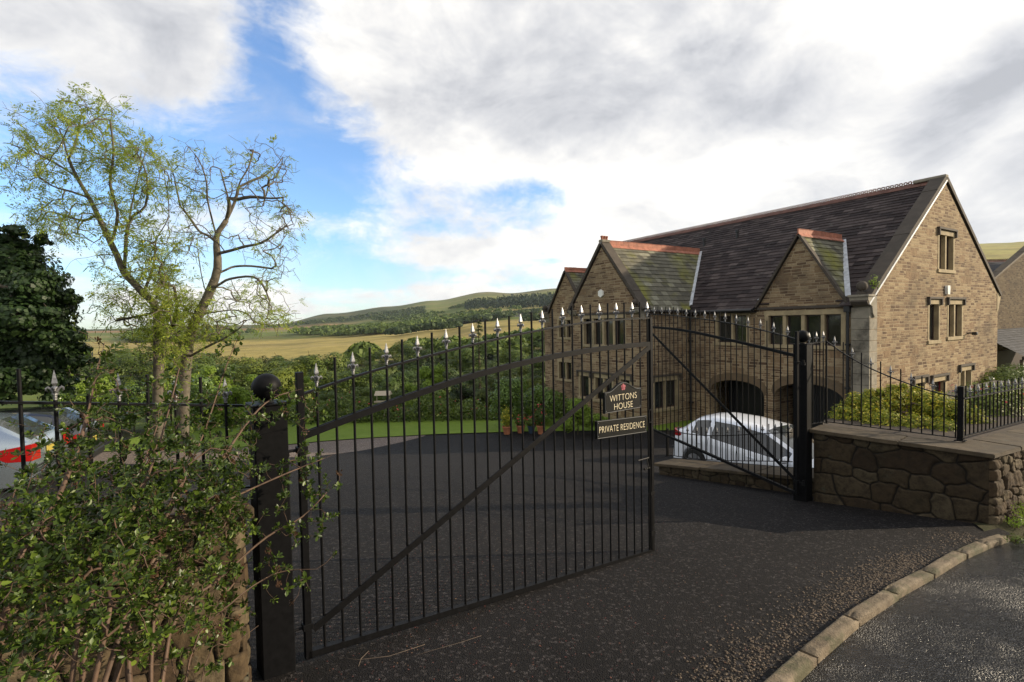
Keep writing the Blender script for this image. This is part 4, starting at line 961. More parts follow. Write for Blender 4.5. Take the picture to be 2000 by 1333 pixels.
# dormer gables
for c_, hw_, za in (D1, D2):
    k_ = (za-.45)/hw_; xr_ = (za-ZE+.05)/ML; tk = math.atan(k_); L = hw_/math.cos(tk)
    for sg in (-1, 1):
        P = lambda u, s_, n, sg=sg: (u, c_+sg*(hw_+.04-s_*math.cos(tk)+n*math.sin(tk)), .42+s_*math.sin(tk)+n*math.cos(tk))
        slates('dormer_slates', 'slate_mossy', -.10, xr_+.1, L+.04, P, lambda u, s_: .45+s_*math.sin(tk) > mainroof(u)-.12, seed=5+sg, w=.3, h=.24)
        mb = MB(); A_ = P(-.08, 0, -.03); B_2 = P(-.08, L, -.03); C_ = P(xr_, L, -.03); mb.add([A_, B_2, C_], [(0, 1, 2)]); mb.build('dormer_deck', 'gutter', house)
        rake(house, -.13, .06, c_+sg*(hw_+.03), .40, c_, za-.02, 'coping_dark', .07, axis='x', nseg=4, name='gable_coping')
        mb = MB(); a = Vector((.05, c_+sg*hw_, mainroof(.05)+.10)); b = Vector((xr_-.03, c_+sg*.03, za+.03)); mb.path([a, b], 0, flat=(.16, .03)); mb.build('valley_flashing', 'lead', house)
    ridge(house, 'terracotta', (-.10, c_, za+.08), (xr_-.05, c_, za+.08), 2, .12, .29, .14)
# wing
WX = -2.95; WC_ = 9.04; WHW = 2.19; WZ = 3.30; y0, y1 = WC_-WHW, WC_+WHW; kw = (WZ-.55)/WHW; tw = math.atan(kw)
WW = [(7.73, 10.28, -1.0, .16, 4), (9.97, 10.60, -3.4, -2.42, 1), (8.47, 9.55, -3.4, -2.42, 2), (7.42, 7.95, -3.4, -2.38, 1)]
face_poly('wall', house, [(y0, ZB), (y1, ZB), (y1, .48), (WC_, WZ-.12), (y0, .48)], [rect(*w[:4]) for w in WW], fFac(WX), .4)
window(house, fFac(WX), *WW[0], hood=False)
for w in WW[1:]: window(house, fFac(WX), *w, sur=.10)
fCh = lambda a, z, d: (a, y0+d, z)
face_poly('wall', house, [(WX+.4, ZB), (0, ZB), (0, .5), (WX+.4, .5)], [rect(-2.15, -.82, -3.6, -2.45)], fCh, .4)
window(house, fCh, -2.15, -.82, -3.6, -2.45, 2)
mb = MB(); mb.box(WX+.4, 0, y1-.4, y1, ZB, .5); mb.build('wall', 'masonry', house)
mb = MB(); mb.box(WX+.4, 0, y0+.4, y1-.4, -2.15, -2.05); mb.build('floor', 'dark_void', house)
mb = MB(); mb.box(WX-.04, WX, y0+.15, y1-.15, .30, .40, .008); mb.build('string_course', 'coping_dark', house)
xw = (WZ-ZE+.05)/ML
for sg in (-1, 1):
    P = lambda u, s_, n, sg=sg: (u, WC_+sg*(WHW+.12-s_*math.cos(tw)+n*math.sin(tw)), .42+s_*math.sin(tw)+n*math.cos(tw))
    Lw_ = (WHW+.12)/math.cos(tw)
    slates('wing_slates', 'slate_mossy', WX+.4, xw+.1, Lw_-.02, P, lambda u, s_: .42+s_*math.sin(tw) > mainroof(u)-.12, seed=15+sg, w=.36, h=.27)
    mb = MB(); mb.add([P(WX+.3, .02, -.03), P(WX+.3, Lw_-.05, -.03), P(xw, Lw_-.05, -.03), P(0, .02, -.03)], [(0, 1, 2, 3)]); mb.build('wing_deck', 'gutter', house)
    rake(house, WX-.05, WX+.42, WC_+sg*(WHW+.16), .42, WC_, WZ+.02, 'coping_dark', .12, axis='x', nseg=4)
    mb = MB(); a = Vector((.02, WC_+sg*(WHW+.02), mainroof(0)+.08)); b = Vector((xw-.03, WC_+sg*.03, WZ+.06)); mb.path([a, b], 0, flat=(.16, .03)); mb.build('valley_flashing', 'lead', house)
ridge(house, 'terracotta', (WX+.38, WC_, WZ+.05), (xw, WC_, WZ+.05), 2, .14, .30, .17)
mb = MB(); mb.box(WX-.05, WX+.42, WC_-.12, WC_+.12, WZ+.10, WZ+.22, .02); mb.build('ridge_saddle', 'kneeler_stone', house)
for q_ in (0, .13, .26): 
    mb = MB(); mb.lathe([(.055, 0), (.055, .12), (.07, .13), (.07, .18), (.05, .19)], 10, (WX+.05+q_, WC_, WZ+.20)); mb.build('ridge_stub', 'terracotta', house)
for yy in (y0-.02, y1-.40): 
    k = kneeler(house, WX+.05, yy, .50, .72)
# eaves gutters and downpipes
for a, b in ((3.8, y0-.02), (y1+.02, D2[0]-D2[1]-.02)):
    mb = MB(); mb.path([(-ov-.05, a, ZE-.28), (-ov-.05, b, ZE-.28)], .065, 8); mb.box(-ov, 0, a, b, ZE-.36, ZE-.30); mb.build('gutter', 'gutter', house)
mb = MB(); mb.path([(WX+.4, y0-.17, .38), (-.02, y0-.17, .38)], .065, 8); mb.build('gutter', 'gutter', house)
for x, y, zt in ((-.12, y0-.12, .3), (-.12, .60, .3), (-.12, 3.3, -2.2)):
    if zt < 0: continue
    mb = MB(); mb.path([(x, y, zt), (x, y, ZB)], .045, 10); mb.box(x-.09, x+.09, y-.09, y+.09, zt-.14, zt+.06, .01)
    for z in (-.9, -2.3, -3.5): mb.box(x-.055, x+.12, y-.06, y+.06, z, z+.05)
    mb.build('downpipe', 'gutter', house)
# alarm boxes, lamps, flues
def gbox(name, mat, frame, a, z, w, h, d, taper=.0):
    mb = MB(); mb.prism([(a-w/2+taper, z-h/2), (a+w/2-taper, z-h/2), (a+w/2, z+h/2*.5), (a+w/2-.02, z+h/2), (a-w/2+.02, z+h/2), (a-w/2, z+h/2*.5)], -d, frame); return mb.build(name, mat, house, False, True)
gbox('alarm_box', 'white_plastic', fGab(0), 5.72, .93, .24, .32, .09, .03)
mb = MB(); mb.prism([(9.05+.17*math.cos(R(60*k+30)), 1.22+.17*math.sin(R(60*k+30))) for k in range(6)], -.08, fFac(WX)); mb.build('alarm_box', 'white_plastic', house, False, True)
mb = MB(); mb.path([(7.74, 0, -.72), (7.74, -.18, -.70)], .025, 6); mb.box(7.66, 7.82, -.32, -.16, -.78, -.66, .02); mb.build('flood_lamp', 'trim_black', house)
mb = MB(); mb.path([(9.6, 0, -2.66), (9.6, -.1, -2.66)], .03, 8); mb.build('lamp_bracket', 'trim_black', house); mb = MB(); mb.ball((9.6, -.20, -2.66), .14, 14); mb.build('globe_lamp', 'white_plastic', house, True)
for (x, y) in ((4.0, 9.2), (4.2, 7.5)):
    z = mainroof(x); mb = MB(); mb.lathe([(.055, -.1), (.055, .25), (.08, .26), (.08, .40), (.03, .42)], 10, (x, y, z)); mb.build('vent_pipe', 'trim_black', house)
# ------------------------------------------------------------ neighbour house on the right
nb = root('stone_cottage', at(1990, 690, 34), HA, 'brown stone house with slate roof at the right edge beyond the big gable', 'house')
def nloc(px, py, Y):
    p = at(px, py, Y)-Vector(nb.location); c_, s_ = math.cos(-HA), math.sin(-HA); return (p.x*c_-p.y*s_, p.x*s_+p.y*c_, p.z)
ex, ey, ez = nloc(1941, 545, 33.4); ax = ex+9.0; 
rise = 3.05
face_poly('wall', nb, [(ex, -4), (ex+18, -4), (ex+18, ez), (ax, ez+rise), (ex, ez)], [rect(ex+7, ex+8.3, ez-2.2, ez-.8)], lambda a, z, d: (a, ey+d, z), .4, 'masonry_neighbour')
window(nb, lambda a, z, d: (a, ey+d, z), ex+7, ex+8.3, ez-2.2, ez-.8, 2)
tn = math.atan(rise/9.0); Ln = 9.0/math.cos(tn)
for sg in (-1, 1):
    P = lambda u, s_, n, sg=sg: (ax+sg*(9.1-s_*math.cos(tn)+n*math.sin(tn)), u, ez-1.45+s_*math.sin(tn)+n*math.cos(tn)); slates('roof_slates', 'slate_neighbour', ey+.3, ey+8.5, Ln+.1, P, lambda u, s_: True, seed=31+sg, w=.5, h=.38, parent=nb)
    rake(nb, ey-.06, ey+.4, ax+sg*9.2, ez-.1, ax, ez+rise, 'coping', .12, nseg=6)
    mb = MB(); mb.box(ex if sg < 0 else ex+17.6, ex+.4 if sg < 0 else ex+18, ey+.41, ey+8.4, -4, ez-1.4); mb.build('wall', 'masonry_neighbour', nb)
# house behind with a level ridge
r0 = at(1916, 511, 42); nb2 = root('slate_roofed_house', (r0.x, r0.y, -3), R(-4), 'low slate roofed house between the big gable and the brown stone house', 'house')
zt2 = r0.z+3; slope2 = math.atan(.8)
mb = MB(); mb.box(.2, 16, -3.6, 3.6, -3, zt2-3.1); mb.build('wall', 'masonry_neighbour', nb2)
for sg in (-1, 1):
    P = lambda u, s_, n, sg=sg: (u, sg*(4.0-s_*math.cos(slope2)+n*math.sin(slope2)), zt2-3.2+s_*math.sin(slope2)+n*math.cos(slope2)); slates('roof_slates', 'slate_neighbour', 0, 16, 4.0/math.cos(slope2), P, lambda u, s_: True, seed=41+sg, w=.5, h=.38, parent=nb2)
ridge(nb2, 'ridge_dull', (0, 0, zt2+.05), (16, 0, zt2+.05), 1, .14)
# lean-to with a dark open front
lx0 = ex-3.6; ly = ey; lp = ey-2.4; lt = -2.45-nb.location.z; run = math.hypot(2.4, 1.47); cs_, sn_ = 2.4/run, 1.47/run
P = lambda u, s_, n: (u, lp+s_*cs_-n*sn_, lt+s_*sn_+n*cs_); slates('lean_to_slates', 'slate_neighbour', lx0-.2, lx0+10, run, P, lambda u, s_: True, seed=51, w=.4, h=.28, parent=nb)
mb = MB(); mb.box(lx0-.2, lx0+10, lp-.06, lp+.1, lt-.22, lt-.02); mb.build('fascia', 'gutter', nb)
for x in (0, 2.4, 4.8, 7.2): 
    mb = MB(); mb.box(lx0+x, lx0+x+.14, lp+.1, lp+.24, lt-3, lt-.22); mb.build('timber_post', 'window_frame', nb)
mb = MB(); mb.box(lx0, lx0+10, lp+2.3, lp+2.36, lt-3, lt); mb.build('back_wall', 'window_frame', nb)
mb = MB()
for k in range(34): x = lx0+.2+k*.26; mb.box(x, x+.20, lp+.3, lp+.32, lt-.85-.08*((k*7) % 3), lt-.42, 0)
mb.build('lace_valance', 'white_plastic', nb)
# ------------------------------------------------------------ vegetation
def leaf_cloud(name, mat, C, N, size, parent=None, rng=None, kind='quad', asp=.5, fold=.25):
    """one small folded leaf per centre C with normal N"""
    C = np.asarray(C, float); N = np.asarray(N, float); n = len(C)
    rng = rng or np.random.RandomState(1)
    N = N/np.maximum(np.linalg.norm(N, axis=1, keepdims=True), 1e-6)
    a = rng.normal(size=(n, 3)); T = np.cross(N, a); T /= np.maximum(np.linalg.norm(T, axis=1, keepdims=True), 1e-6); B = np.cross(N, T)
    s = (size*rng.uniform(.6, 1.35, n))[:, None] if not hasattr(size, '__len__') else np.asarray(size)[:, None]
    p0 = C-T*s*.5; p1 = C+B*s*asp*.5-N*s*fold*.3; p2 = C+T*s*.5; p3 = C-B*s*asp*.5-N*s*fold*.3
    V = np.stack([p0, p1, p2, p3], 1).reshape(-1, 3); F = np.arange(4*n).reshape(-1, 4)
    return npobj(name, V, F, mat, parent)
def sprays(name, mat, P, D, length, parent=None, rng=None, pairs=4, w=.32):
    """pinnate leaves: a row of leaflets on each side of a drooping stalk"""
    P = np.asarray(P, float); D = np.asarray(D, float); n = len(P); rng = rng or np.random.RandomState(2)
    D = D/np.linalg.norm(D, axis=1, keepdims=True); up = np.tile([0, 0, 1.], (n, 1))+rng.normal(size=(n, 3))*.35
    S = np.cross(D, up); S /= np.maximum(np.linalg.norm(S, axis=1, keepdims=True), 1e-6); L = (length*rng.uniform(.7, 1.2, n))[:, None]; V = []
    for k in range(pairs*2+1):
        t_ = .25+.75*(k//2)/pairs; sg = 0 if k == pairs*2 else (1 if k % 2 else -1)
        base = P+D*L*t_-np.array([0, 0, 1.])*L*(t_**2)*.28; ld = (D*.45+S*sg) if sg else D*1.0; ld = ld+np.array([0, 0, -.25])+rng.normal(size=(n, 3))*.12; ld /= np.linalg.norm(ld, axis=1, keepdims=True)
        wd = np.cross(ld, up); wd /= np.maximum(np.linalg.norm(wd, axis=1, keepdims=True), 1e-6); l = L*.42
        V.append(np.stack([base, base+ld*l*.45+wd*l*w*.5, base+ld*l, base+ld*l*.45-wd*l*w*.5], 1))
    V = np.concatenate(V, 0).reshape(-1, 3); return npobj(name, V, np.arange(len(V)).reshape(-1, 4), mat, parent)
class Skel:
    """branching grown from laid-out limbs towards target points"""
    def __init__(s): s.p = []; s.par = []
    def add(s, p, par): s.p.append(np.array(p, float)); s.par.append(par); return len(s.p)-1
    def limb(s, pts, start=None, sub=3):
        pts = [np.array(p, float) for p in pts]
        cur = -1
        if start is None and s.p: A = np.array(s.p); cur = int(np.argmin(((A-pts[0])**2).sum(1)))
        sm = smoothline([tuple(p) for p in pts], sub) if len(pts) > 1 else pts
        for q in sm: cur = s.add((q.x, q.y, q.z), cur)
        return cur
    def grow(s, targets, rng, seg=3, wob=.08, maxlen=1e9, bend=.15, up=0):
        tips = []
        for T in targets:
            A = np.array(s.p); d = ((A-T)**2).sum(1); i = int(np.argmin(d)); L = math.sqrt(d[i])
            if L > maxlen or L < 1e-3: continue
            a = s.p[i]; cur = i; ctrl = (a+T)/2+rng.normal(size=3)*L*bend+np.array([0, 0, up*L])
            for k in range(1, seg+1):
                u = k/seg; q = a*(1-u)**2+2*ctrl*u*(1-u)+T*u*u+(rng.normal(size=3)*L*wob*.3 if k < seg else 0); cur = s.add(q, cur)
            tips.append(cur)
        return tips
    def radii(s, tip, expo=2.2, rmax=9):
        n = len(s.p); w = np.zeros(n); ch = np.zeros(n, int)
        for i in range(n):
            if s.par[i] >= 0: ch[s.par[i]] += 1
        for i in range(n-1, -1, -1):
            if ch[i] == 0: w[i] = tip**expo
            if s.par[i] >= 0: w[s.par[i]] += w[i]
        return np.minimum(w**(1/expo), rmax)
    def mesh(s, name, mat, parent, rad, sides=5, select=None, smooth=True):
        n = len(s.p); ch = [[] for _ in range(n)]
        for i in range(n):
            if s.par[i] >= 0: ch[s.par[i]].append(i)
        mb = MB(); started = [i for i in range(n) if s.par[i] < 0]
        stack = [(i, None) for i in started]
        while stack:
            i, pr = stack.pop(); chain = ([pr] if pr is not None else [])+[i]; cur = i
            while ch[cur]:
                c_ = sorted(ch[cur], key=lambda k: -rad[k]); 
                for o_ in c_[1:]: stack.append((o_, cur))
                cur = c_[0]; chain.append(cur)
            rr = [min(rad[k], rad[chain[1]] if len(chain) > 1 else rad[k]) if j == 0 else rad[k] for j, k in enumerate(chain)]
            sd_ = sides+3 if max(rr) > .05 else sides
            if max(rr) < .012: sd_ = 4 if max(rr) > .006 else 3
            mb.path([s.p[k] for k in chain], rr, sd_, cap=False)
        return mb.build(name, mat, parent, smooth)
def shell_pts(rng, lobes, n, inner=.55, up=.25):
    C = []; N = []
    vol = np.array([l[3]*l[4]*l[5] for l in lobes])**(2/3); cnt = np.maximum(1, (n*vol/vol.sum()).astype(int))
    for (x, y, z, a, b, c_), k in zip(lobes, cnt):
        d = rng.normal(size=(k, 3)); d /= np.linalg.norm(d, axis=1, keepdims=True); r_ = rng.uniform(inner, 1, k)**.5
        r_ *= 1+.13*np.sin(d[:, 0]*7+x*3)*np.sin(d[:, 1]*6+y)*1+.10*np.sin(d[:, 2]*11+z)
        C.append(np.stack([x+d[:, 0]*a*r_, y+d[:, 1]*b*r_, z+d[:, 2]*c_*r_], 1)); N.append(d*1.3+rng.normal(size=(k, 3))*.36+np.array([0, 0, up]))
    return np.concatenate(C), np.concatenate(N)
def broad_tree(seed, h, w, nleaf, leaf, mat, trunk_mat='bark', lobes_n=14, squat=.5, low=.12):
    """prototype of height h: data for crown and trunk, standing at the origin"""
    rng = np.random.RandomState(seed); lobes = []
    for k in range(lobes_n):
        th_ = rng.uniform(0, 6.283); rr = w*.5*math.sqrt(rng.uniform(0, .55)); zz = h*rng.uniform(low+.18, .88); env = math.sqrt(max(.05, 1-((zz/h-.5)/.5)**2)); s_ = w*.5*rng.uniform(.20, .42)
        lobes.append((rr*env*math.cos(th_), rr*env*math.sin(th_), zz, s_, s_, s_*rng.uniform(.6, .9)))
    C, N = shell_pts(rng, lobes, nleaf); cc0 = C-np.array([0, 0, h*.42]); cc0 /= np.linalg.norm(cc0, axis=1, keepdims=True); N = N/np.linalg.norm(N, axis=1, keepdims=True)*.8+cc0*1.1; 
    sk = Skel(); sk.limb([(0, 0, -.5), (w*.01, 0, h*.15), (-w*.015, w*.01, h*.35), (0, 0, h*.6)])
    sk.grow([np.array(l[:3]) for l in sorted(lobes, key=lambda l: l[2])], rng, 4, .1); 
    sk.grow([np.array(l[:3])+rng.normal(size=3)*l[3]*.6 for l in lobes for _ in range(4)], rng, 3, .1)
    return C, N, leaf, mat, sk, trunk_mat, h
def make_tree(name, spec, loc, label, cat='tree', group=None, rz=0, sc=1):
    C, N, leaf, mat, sk, tm, h = spec; r_ = root(name, loc, rz, label, cat, group); r_.scale = (sc, sc, sc)
    leaf_cloud('crown', mat, C, N, leaf, r_, np.random.RandomState(3), asp=.8); rad = sk.radii(h*.0022); sk.mesh('trunk', tm, r_, rad, 5); return r_
# prototypes for the valley: three kinds of broadleaf, copied with their crowns and trunks
SPEC = [broad_tree(11, 9, 8.2, 9000, .24, 'leaf_wood'), broad_tree(12, 11, 8, 9000, .25, 'leaf_wood_deep', lobes_n=17), broad_tree(13, 7.5, 6.2, 7000, .19, 'leaf_wood', lobes_n=11, low=.0), broad_tree(14, 8, 5.4, 7000, .18, 'leaf_bright', lobes_n=12)]
protos = {}
GRP = ['rounded mid green trees in the valley behind the gate', 'tall deep green trees in the valley behind the gate', 'low bushy green trees in the valley behind the gate', 'light green trees on the slope below the lawn']
LBL = ['rounded mid green broadleaf tree among the valley trees behind the near gate leaf', 'tall dark green broadleaf tree among the valley trees behind the near gate leaf', 'low bushy green tree filling the valley edge beyond the lawn', 'light yellow green tree on the slope just below the lawn']
CATN = ['round_tree', 'tall_tree', 'bushy_tree', 'young_tree']
def plant(k, x, y, sc, rz, dz=-.2):
    p = (x, y, Hs(x, y)+dz)
    if k not in protos: protos[k] = make_tree(CATN[k], SPEC[k], p, LBL[k], 'tree', GRP[k], rz, sc); return protos[k]
    c_ = copy_tree(protos[k]); c_.location = p; c_.rotation_euler = (0, 0, rz); c_.scale = (sc, sc, sc); return c_
rng = random.Random(77)
# (pixel x, pixel y of the crown top, depth, kind)
near_trees = [(455, 742, 30, 3), (505, 735, 36, 3), (590, 745, 33, 3), (640, 755, 30, 2), (705, 760, 31, 2), (770, 752, 33, 2), (560, 725, 48, 0), (640, 722, 50, 2), (700, 715, 44, 0), (762, 730, 40, 2), (905, 742, 34, 1), (880, 738, 42, 1), (960, 735, 32, 1), (1010, 715, 36, 1), (1060, 720, 34, 1), (1040, 745, 29, 2),
    (930, 700, 52, 1), (990, 690, 55, 1), (1050, 690, 50, 2), (620, 700, 70, 0), (560, 697, 74, 0), (505, 705, 72, 0), (690, 700, 76, 1), (740, 700, 66, 0), (800, 705, 62, 0), (860, 695, 60, 1), (470, 690, 96, 0), (520, 692, 100, 1), (590, 692, 105, 0), (640, 688, 110, 0), (700, 693, 108, 1), (760, 683, 112, 1), (815, 680, 105, 1), (860, 676, 110, 1), (910, 682, 112, 0), (960, 684, 100, 1), (1000, 676, 106, 0), (1055, 680, 108, 0),
    (495, 686, 140, 1), (545, 688, 145, 0), (600, 690, 150, 2), (730, 690, 150, 2), (790, 680, 145, 0), (845, 672, 150, 1), (895, 676, 150, 0), (940, 678, 155, 2), (1030, 672, 150, 0), (1070, 668, 150, 0),
    (420, 725, 40, 3), (370, 735, 34, 3), (310, 740, 31, 3), (255, 735, 34, 3), (200, 725, 38, 3), (160, 735, 32, 2), (430, 700, 80, 0), (380, 700, 76, 2), (330, 698, 80, 0), (280, 700, 70, 1), (230, 695, 78, 0), (180, 690, 70, 1), (350, 690, 120, 1), (260, 685, 120, 0), (400, 688, 130, 0)]
HT = [9*.93, 11*.93, 7.5*.93, 8*.93]
for px, py, Y, k in near_trees:
    py += rng.uniform(-12, 22)+(8 if px > 850 and Y > 90 else 0); p = at(px, py, Y); g_ = Hs(p.x, p.y)-.2; sc = max(.28, (p.z-g_)/HT[k]); 
    plant(k, p.x, p.y, min(sc, 1.9), rng.uniform(0, 6.28))
# far woods: too many to count, one object per wood
def wood(name, label, pts, mat, sz, seed, per=26, cone=False):
    rng = np.random.RandomState(seed); Cs, Ns, Ss = [], [], []
    for x, y in pts:
        z = Hs(x, y); s_ = sz*rng.uniform(.6, 1.3); d = rng.normal(size=(per, 3)); d /= np.linalg.norm(d, axis=1, keepdims=True); d[:, 2] = np.abs(d[:, 2])*.9-.15
        if cone: t_ = rng.uniform(0, 1, per); C = np.stack([x+d[:, 0]*s_*.32*(1-t_), y+d[:, 1]*s_*.32*(1-t_), z+t_*s_*1.5], 1); Ss.append(np.full(per, s_*.36))
        else: C = np.stack([x+d[:, 0]*s_*.62, y+d[:, 1]*s_*.62, z+s_*.5+d[:, 2]*s_*.55], 1); Ss.append(np.full(per, s_*.50))
        Cs.append(C); Ns.append(d+rng.normal(size=(per, 3))*.4+np.array([0, 0, .3]))
    o = leaf_cloud(name, mat, np.concatenate(Cs), np.concatenate(Ns), np.concatenate(Ss), None, rng, asp=.9); stuff(o, label, 'woodland'); return o
def scatter(region, n, seed):
    rng = np.random.RandomState(seed); out = []
    while len(out) < n:
        q = rng.uniform(region[0], region[1]); Y = math.exp(rng.uniform(math.log(region[2]), math.log(region[3]))); x = q*Y
        if region[4](q, Y, x, rng): out.append((x, Y))
    return out
nz_ = lambda x, y, f, s_: float(fbm(np.array([x/f]), np.array([y/f]), 3, s_)[0])
wood('belt_woodland', 'broad belt of green woodland beyond the golden field', scatter((-.75, -.03, 620, 1050, lambda q, Y, x, r_: Y < 1000-(q+.5)*300+60*nz_(x, Y, 80, 31) and Y > 610+max(0, q+.25)*800+50*nz_(x, Y, 60, 33) and nz_(x, Y, 90, 3) > -.5+r_.rand()*.3), 1500, 1), 'leaf_wood', 10, 1, 34)
wood('belt_woodland', 'belt of trees below the farmhouse', scatter((-.14, .16, 640, 900, lambda q, Y, x, r_: nz_(x, Y, 60, 5) > -.1+r_.rand()*.4 and Y > 700), 420, 2), 'leaf_wood_deep', 9, 2, 34)
wood('hedgerow_trees', 'dark line of trees crossing the golden field', scatter((-.245, .12, 455, 560, lambda q, Y, x, r_: abs(Y-(510+q*100)) < 4+16*nz_(x, Y, 25, 8)), 210, 3), 'leaf_wood_deep', 7, 3, 50)
wood('valley_scrub', 'thickets along the near edge of the golden field', scatter((-.75, .14, 165, 250, lambda q, Y, x, r_: Y < 190+25*nz_(x, Y, 40, 9)+((q > .0)*25) and nz_(x, Y, 22, 19) > .1), 90, 4), 'leaf_wood', 6.5, 4, 130)
wood('conifer_plantation', 'dark conifer plantation on the hillside under the skyline', scatter((-.09, .16, 950, 1420, lambda q, Y, x, r_: Y > 1120-(q)*1300+60*nz_(x, Y, 90, 35) and Y < 1290-q*500+70*nz_(x, Y, 120, 36) and nz_(x, Y, 160, 6) > -.5), 1500, 5), 'leaf_conifer', 9, 5, 14, True)
wood('hill_woodland', 'wooded lower slope of the long hill', scatter((-.62, -.17, 1250, 1750, lambda q, Y, x, r_: nz_(x, Y, 150, 7)+(-.22-q)*1.5 > .1+r_.rand()*.5), 520, 6), 'leaf_wood_deep', 10, 6, 16)
wood('scattered_trees', 'scattered trees on the pale pasture', scatter((-.30, .14, 760, 1400, lambda q, Y, x, r_: nz_(x, Y, 70, 11) > .25+r_.rand()*.3), 420, 7), 'leaf_wood', 8, 7, 20)
# farm on the far hillside
for k, (px, w_, h_, d_, mt, nm, lb) in enumerate([(974, 20, 5.5, 9, 'farm_wall', 'farmhouse', 'small stone farmhouse among trees on the far hillside'), (1003, 26, 4, 14, 'barn_roof', 'farm_barn', 'long grey barn beside the far farmhouse')]):
    Y = 840; p = at(px, 619, Y); g_ = Hs(p.x, Y); r_ = root(nm, (p.x, Y, max(g_, p.z-1)), R(12), lb, 'building')
    mb = MB(); mb.box(-w_/2, w_/2, -d_/2, d_/2, -4, h_); mb.build('wall', mt, r_)
    mb = MB(); mb.prism([(-d_/2-.5, h_), (d_/2+.5, h_), (0, h_+3.4)], w_+1, lambda a, b, dd: (dd-w_/2-.5, a, b)); mb.build('roof', 'slate_neighbour' if k == 0 else 'barn_roof', r_, False, True)
    for j in range(3):
        mb = MB(); x = -w_/2+w_*(j+.5)/3; mb.box(x-.8, x+.8, -d_/2-.05, -d_/2, 2, 3.6); mb.build('window', 'dark_void', r_)
# ---------------- the two ash trees
def pxl(pts, Y0, dys=None):
    return [tuple(at(x, y, Y0+(dys[i] if dys else 0))) for i, (x, y) in enumerate(pts)]
def ash(name, label, Y0, limbs, outline, ntw, leafy, seed, nsub, sp_len, base_r, barkmat='bark_ash'):
    rng = np.random.RandomState(seed); sk = Skel()
    r_ = root(name, (0, 0, 0), 0, label, 'tree')
    p = at(*limbs[0][0][0], Y0); r_.location = (p.x, p.y, Hs(p.x, p.y))
    for i, (pts, spread) in enumerate(limbs):
        dys = [0 if i == 0 else spread*k/max(1, len(pts)-1) for k in range(len(pts))] 
        if i > 0:     # start where the parent limb is
            A = np.array(sk.p); q0 = np.array(at(*pts[0], Y0)); j = int(np.argmin((A[:, 0]-q0[0])**2+(A[:, 2]-q0[2])**2)); y_s = A[j, 1]-Y0
            dys = [y_s+spread*k/max(1, len(pts)-1) for k in range(len(pts))]
            w3 = [tuple(at(x, y, Y0+dys[k])) for k, (x, y) in enumerate(pts)]; sk.limb(w3)
        else: 
            w3 = [tuple(at(x, y, Y0+spread*k/len(pts))) for k, (x, y) in enumerate(pts)]; w3[0] = (w3[0][0], w3[0][1], Hs(p.x, p.y)-.1); sk.limb(w3)
    nl = len(sk.p)
    T = []
    while len(T) < ntw:
        k = rng.randint(len(outline)); x, y, rx, ry = outline[k]; a = rng.uniform(0, 6.283); rr = math.sqrt(rng.uniform(0, 1)); Y = Y0+rng.normal()*1.3
        T.append(np.array(at(x+rx*rr*math.cos(a), y+ry*rr*math.sin(a), Y)))
    A = np.array(sk.p); T.sort(key=lambda q: ((A-q)**2).sum(1).min())
    tips = sk.grow(T, rng, 4, .10, 3.2, .12, .06)
    sub = []
    for tI in tips:
        q = sk.p[tI]
        for _ in range(nsub): sub.append(q+rng.normal(size=3)*np.array([.24, .24, .20])+np.array([0, 0, .05]))
    tips2 = sk.grow(sub, rng, 2, .1, .9, .12, .03)
    rad = sk.radii(.0050, 2.2); k_ = base_r/rad[0]; rad = np.where(rad > .012, rad*(1+(k_-1)*np.clip((rad-.012)/(rad[0]-.012), 0, 1)), rad)
    sk.mesh('trunk', barkmat, r_, rad, 5)
    for ch_ in r_.children: ch_.data.transform(Matrix.Translation(-Vector(r_.location)))
    P, Dd = [], []
    for tI in tips2+tips:
        q = sk.p[tI]; n_ = leafy(q, rng)
        for _ in range(n_):
            d = q-sk.p[sk.par[tI]]; d = d/(np.linalg.norm(d)+1e-6)+rng.normal(size=3)*.75; P.append(q-np.array(r_.location)+rng.normal(size=3)*.03); Dd.append(d)
    sprays('crown', 'leaf_ash', P, Dd, sp_len, r_, rng); return r_
YL = 18.6
limbsL = [([(312, 872), (308, 790), (310, 690), (306, 606), (280, 573), (243, 533), (229, 500), (217, 476), (190, 419), (174, 387), (150, 346), (134, 310), (121, 265), (105, 233), (81, 196), (60, 178)], .5),
    ([(243, 533), (251, 435), (284, 403), (286, 340), (262, 290), (250, 240)], -.8), ([(251, 440), (262, 380), (283, 302), (300, 268)], .9), ([(229, 500), (200, 498), (168, 504), (138, 512), (112, 560)], -.5), ([(190, 419), (162, 431), (120, 420), (92, 415), (78, 440)], .8),
    ([(174, 387), (140, 375), (101, 363), (55, 330), (5, 300)], -1.1), ([(306, 610), (280, 616), (251, 622), (215, 632), (192, 662)], .6), ([(134, 310), (150, 270), (163, 200), (165, 180)], .9), ([(217, 476), (230, 420), (215, 360), (222, 300), (215, 235)], -.9), ([(280, 573), (300, 520), (305, 470), (330, 420), (322, 350)], 1.1), ([(150, 346), (110, 320), (60, 295), (10, 280)], .7), ([(121, 265), (85, 250), (40, 225), (5, 210)], -.5), ([(310, 660), (335, 640), (345, 600), (340, 560)], -.7)]
outL = [(90, 250, 80, 50), (160, 240, 80, 55), (230, 270, 70, 60), (130, 330, 110, 60), (230, 350, 85, 70), (60, 320, 60, 50), (170, 430, 100, 55), (280, 440, 55, 80), (110, 430, 60, 40), (260, 530, 80, 50), (330, 560, 45, 45), (230, 610, 70, 40), (330, 620, 60, 40), (300, 340, 40, 50), (310, 500, 40, 60)]
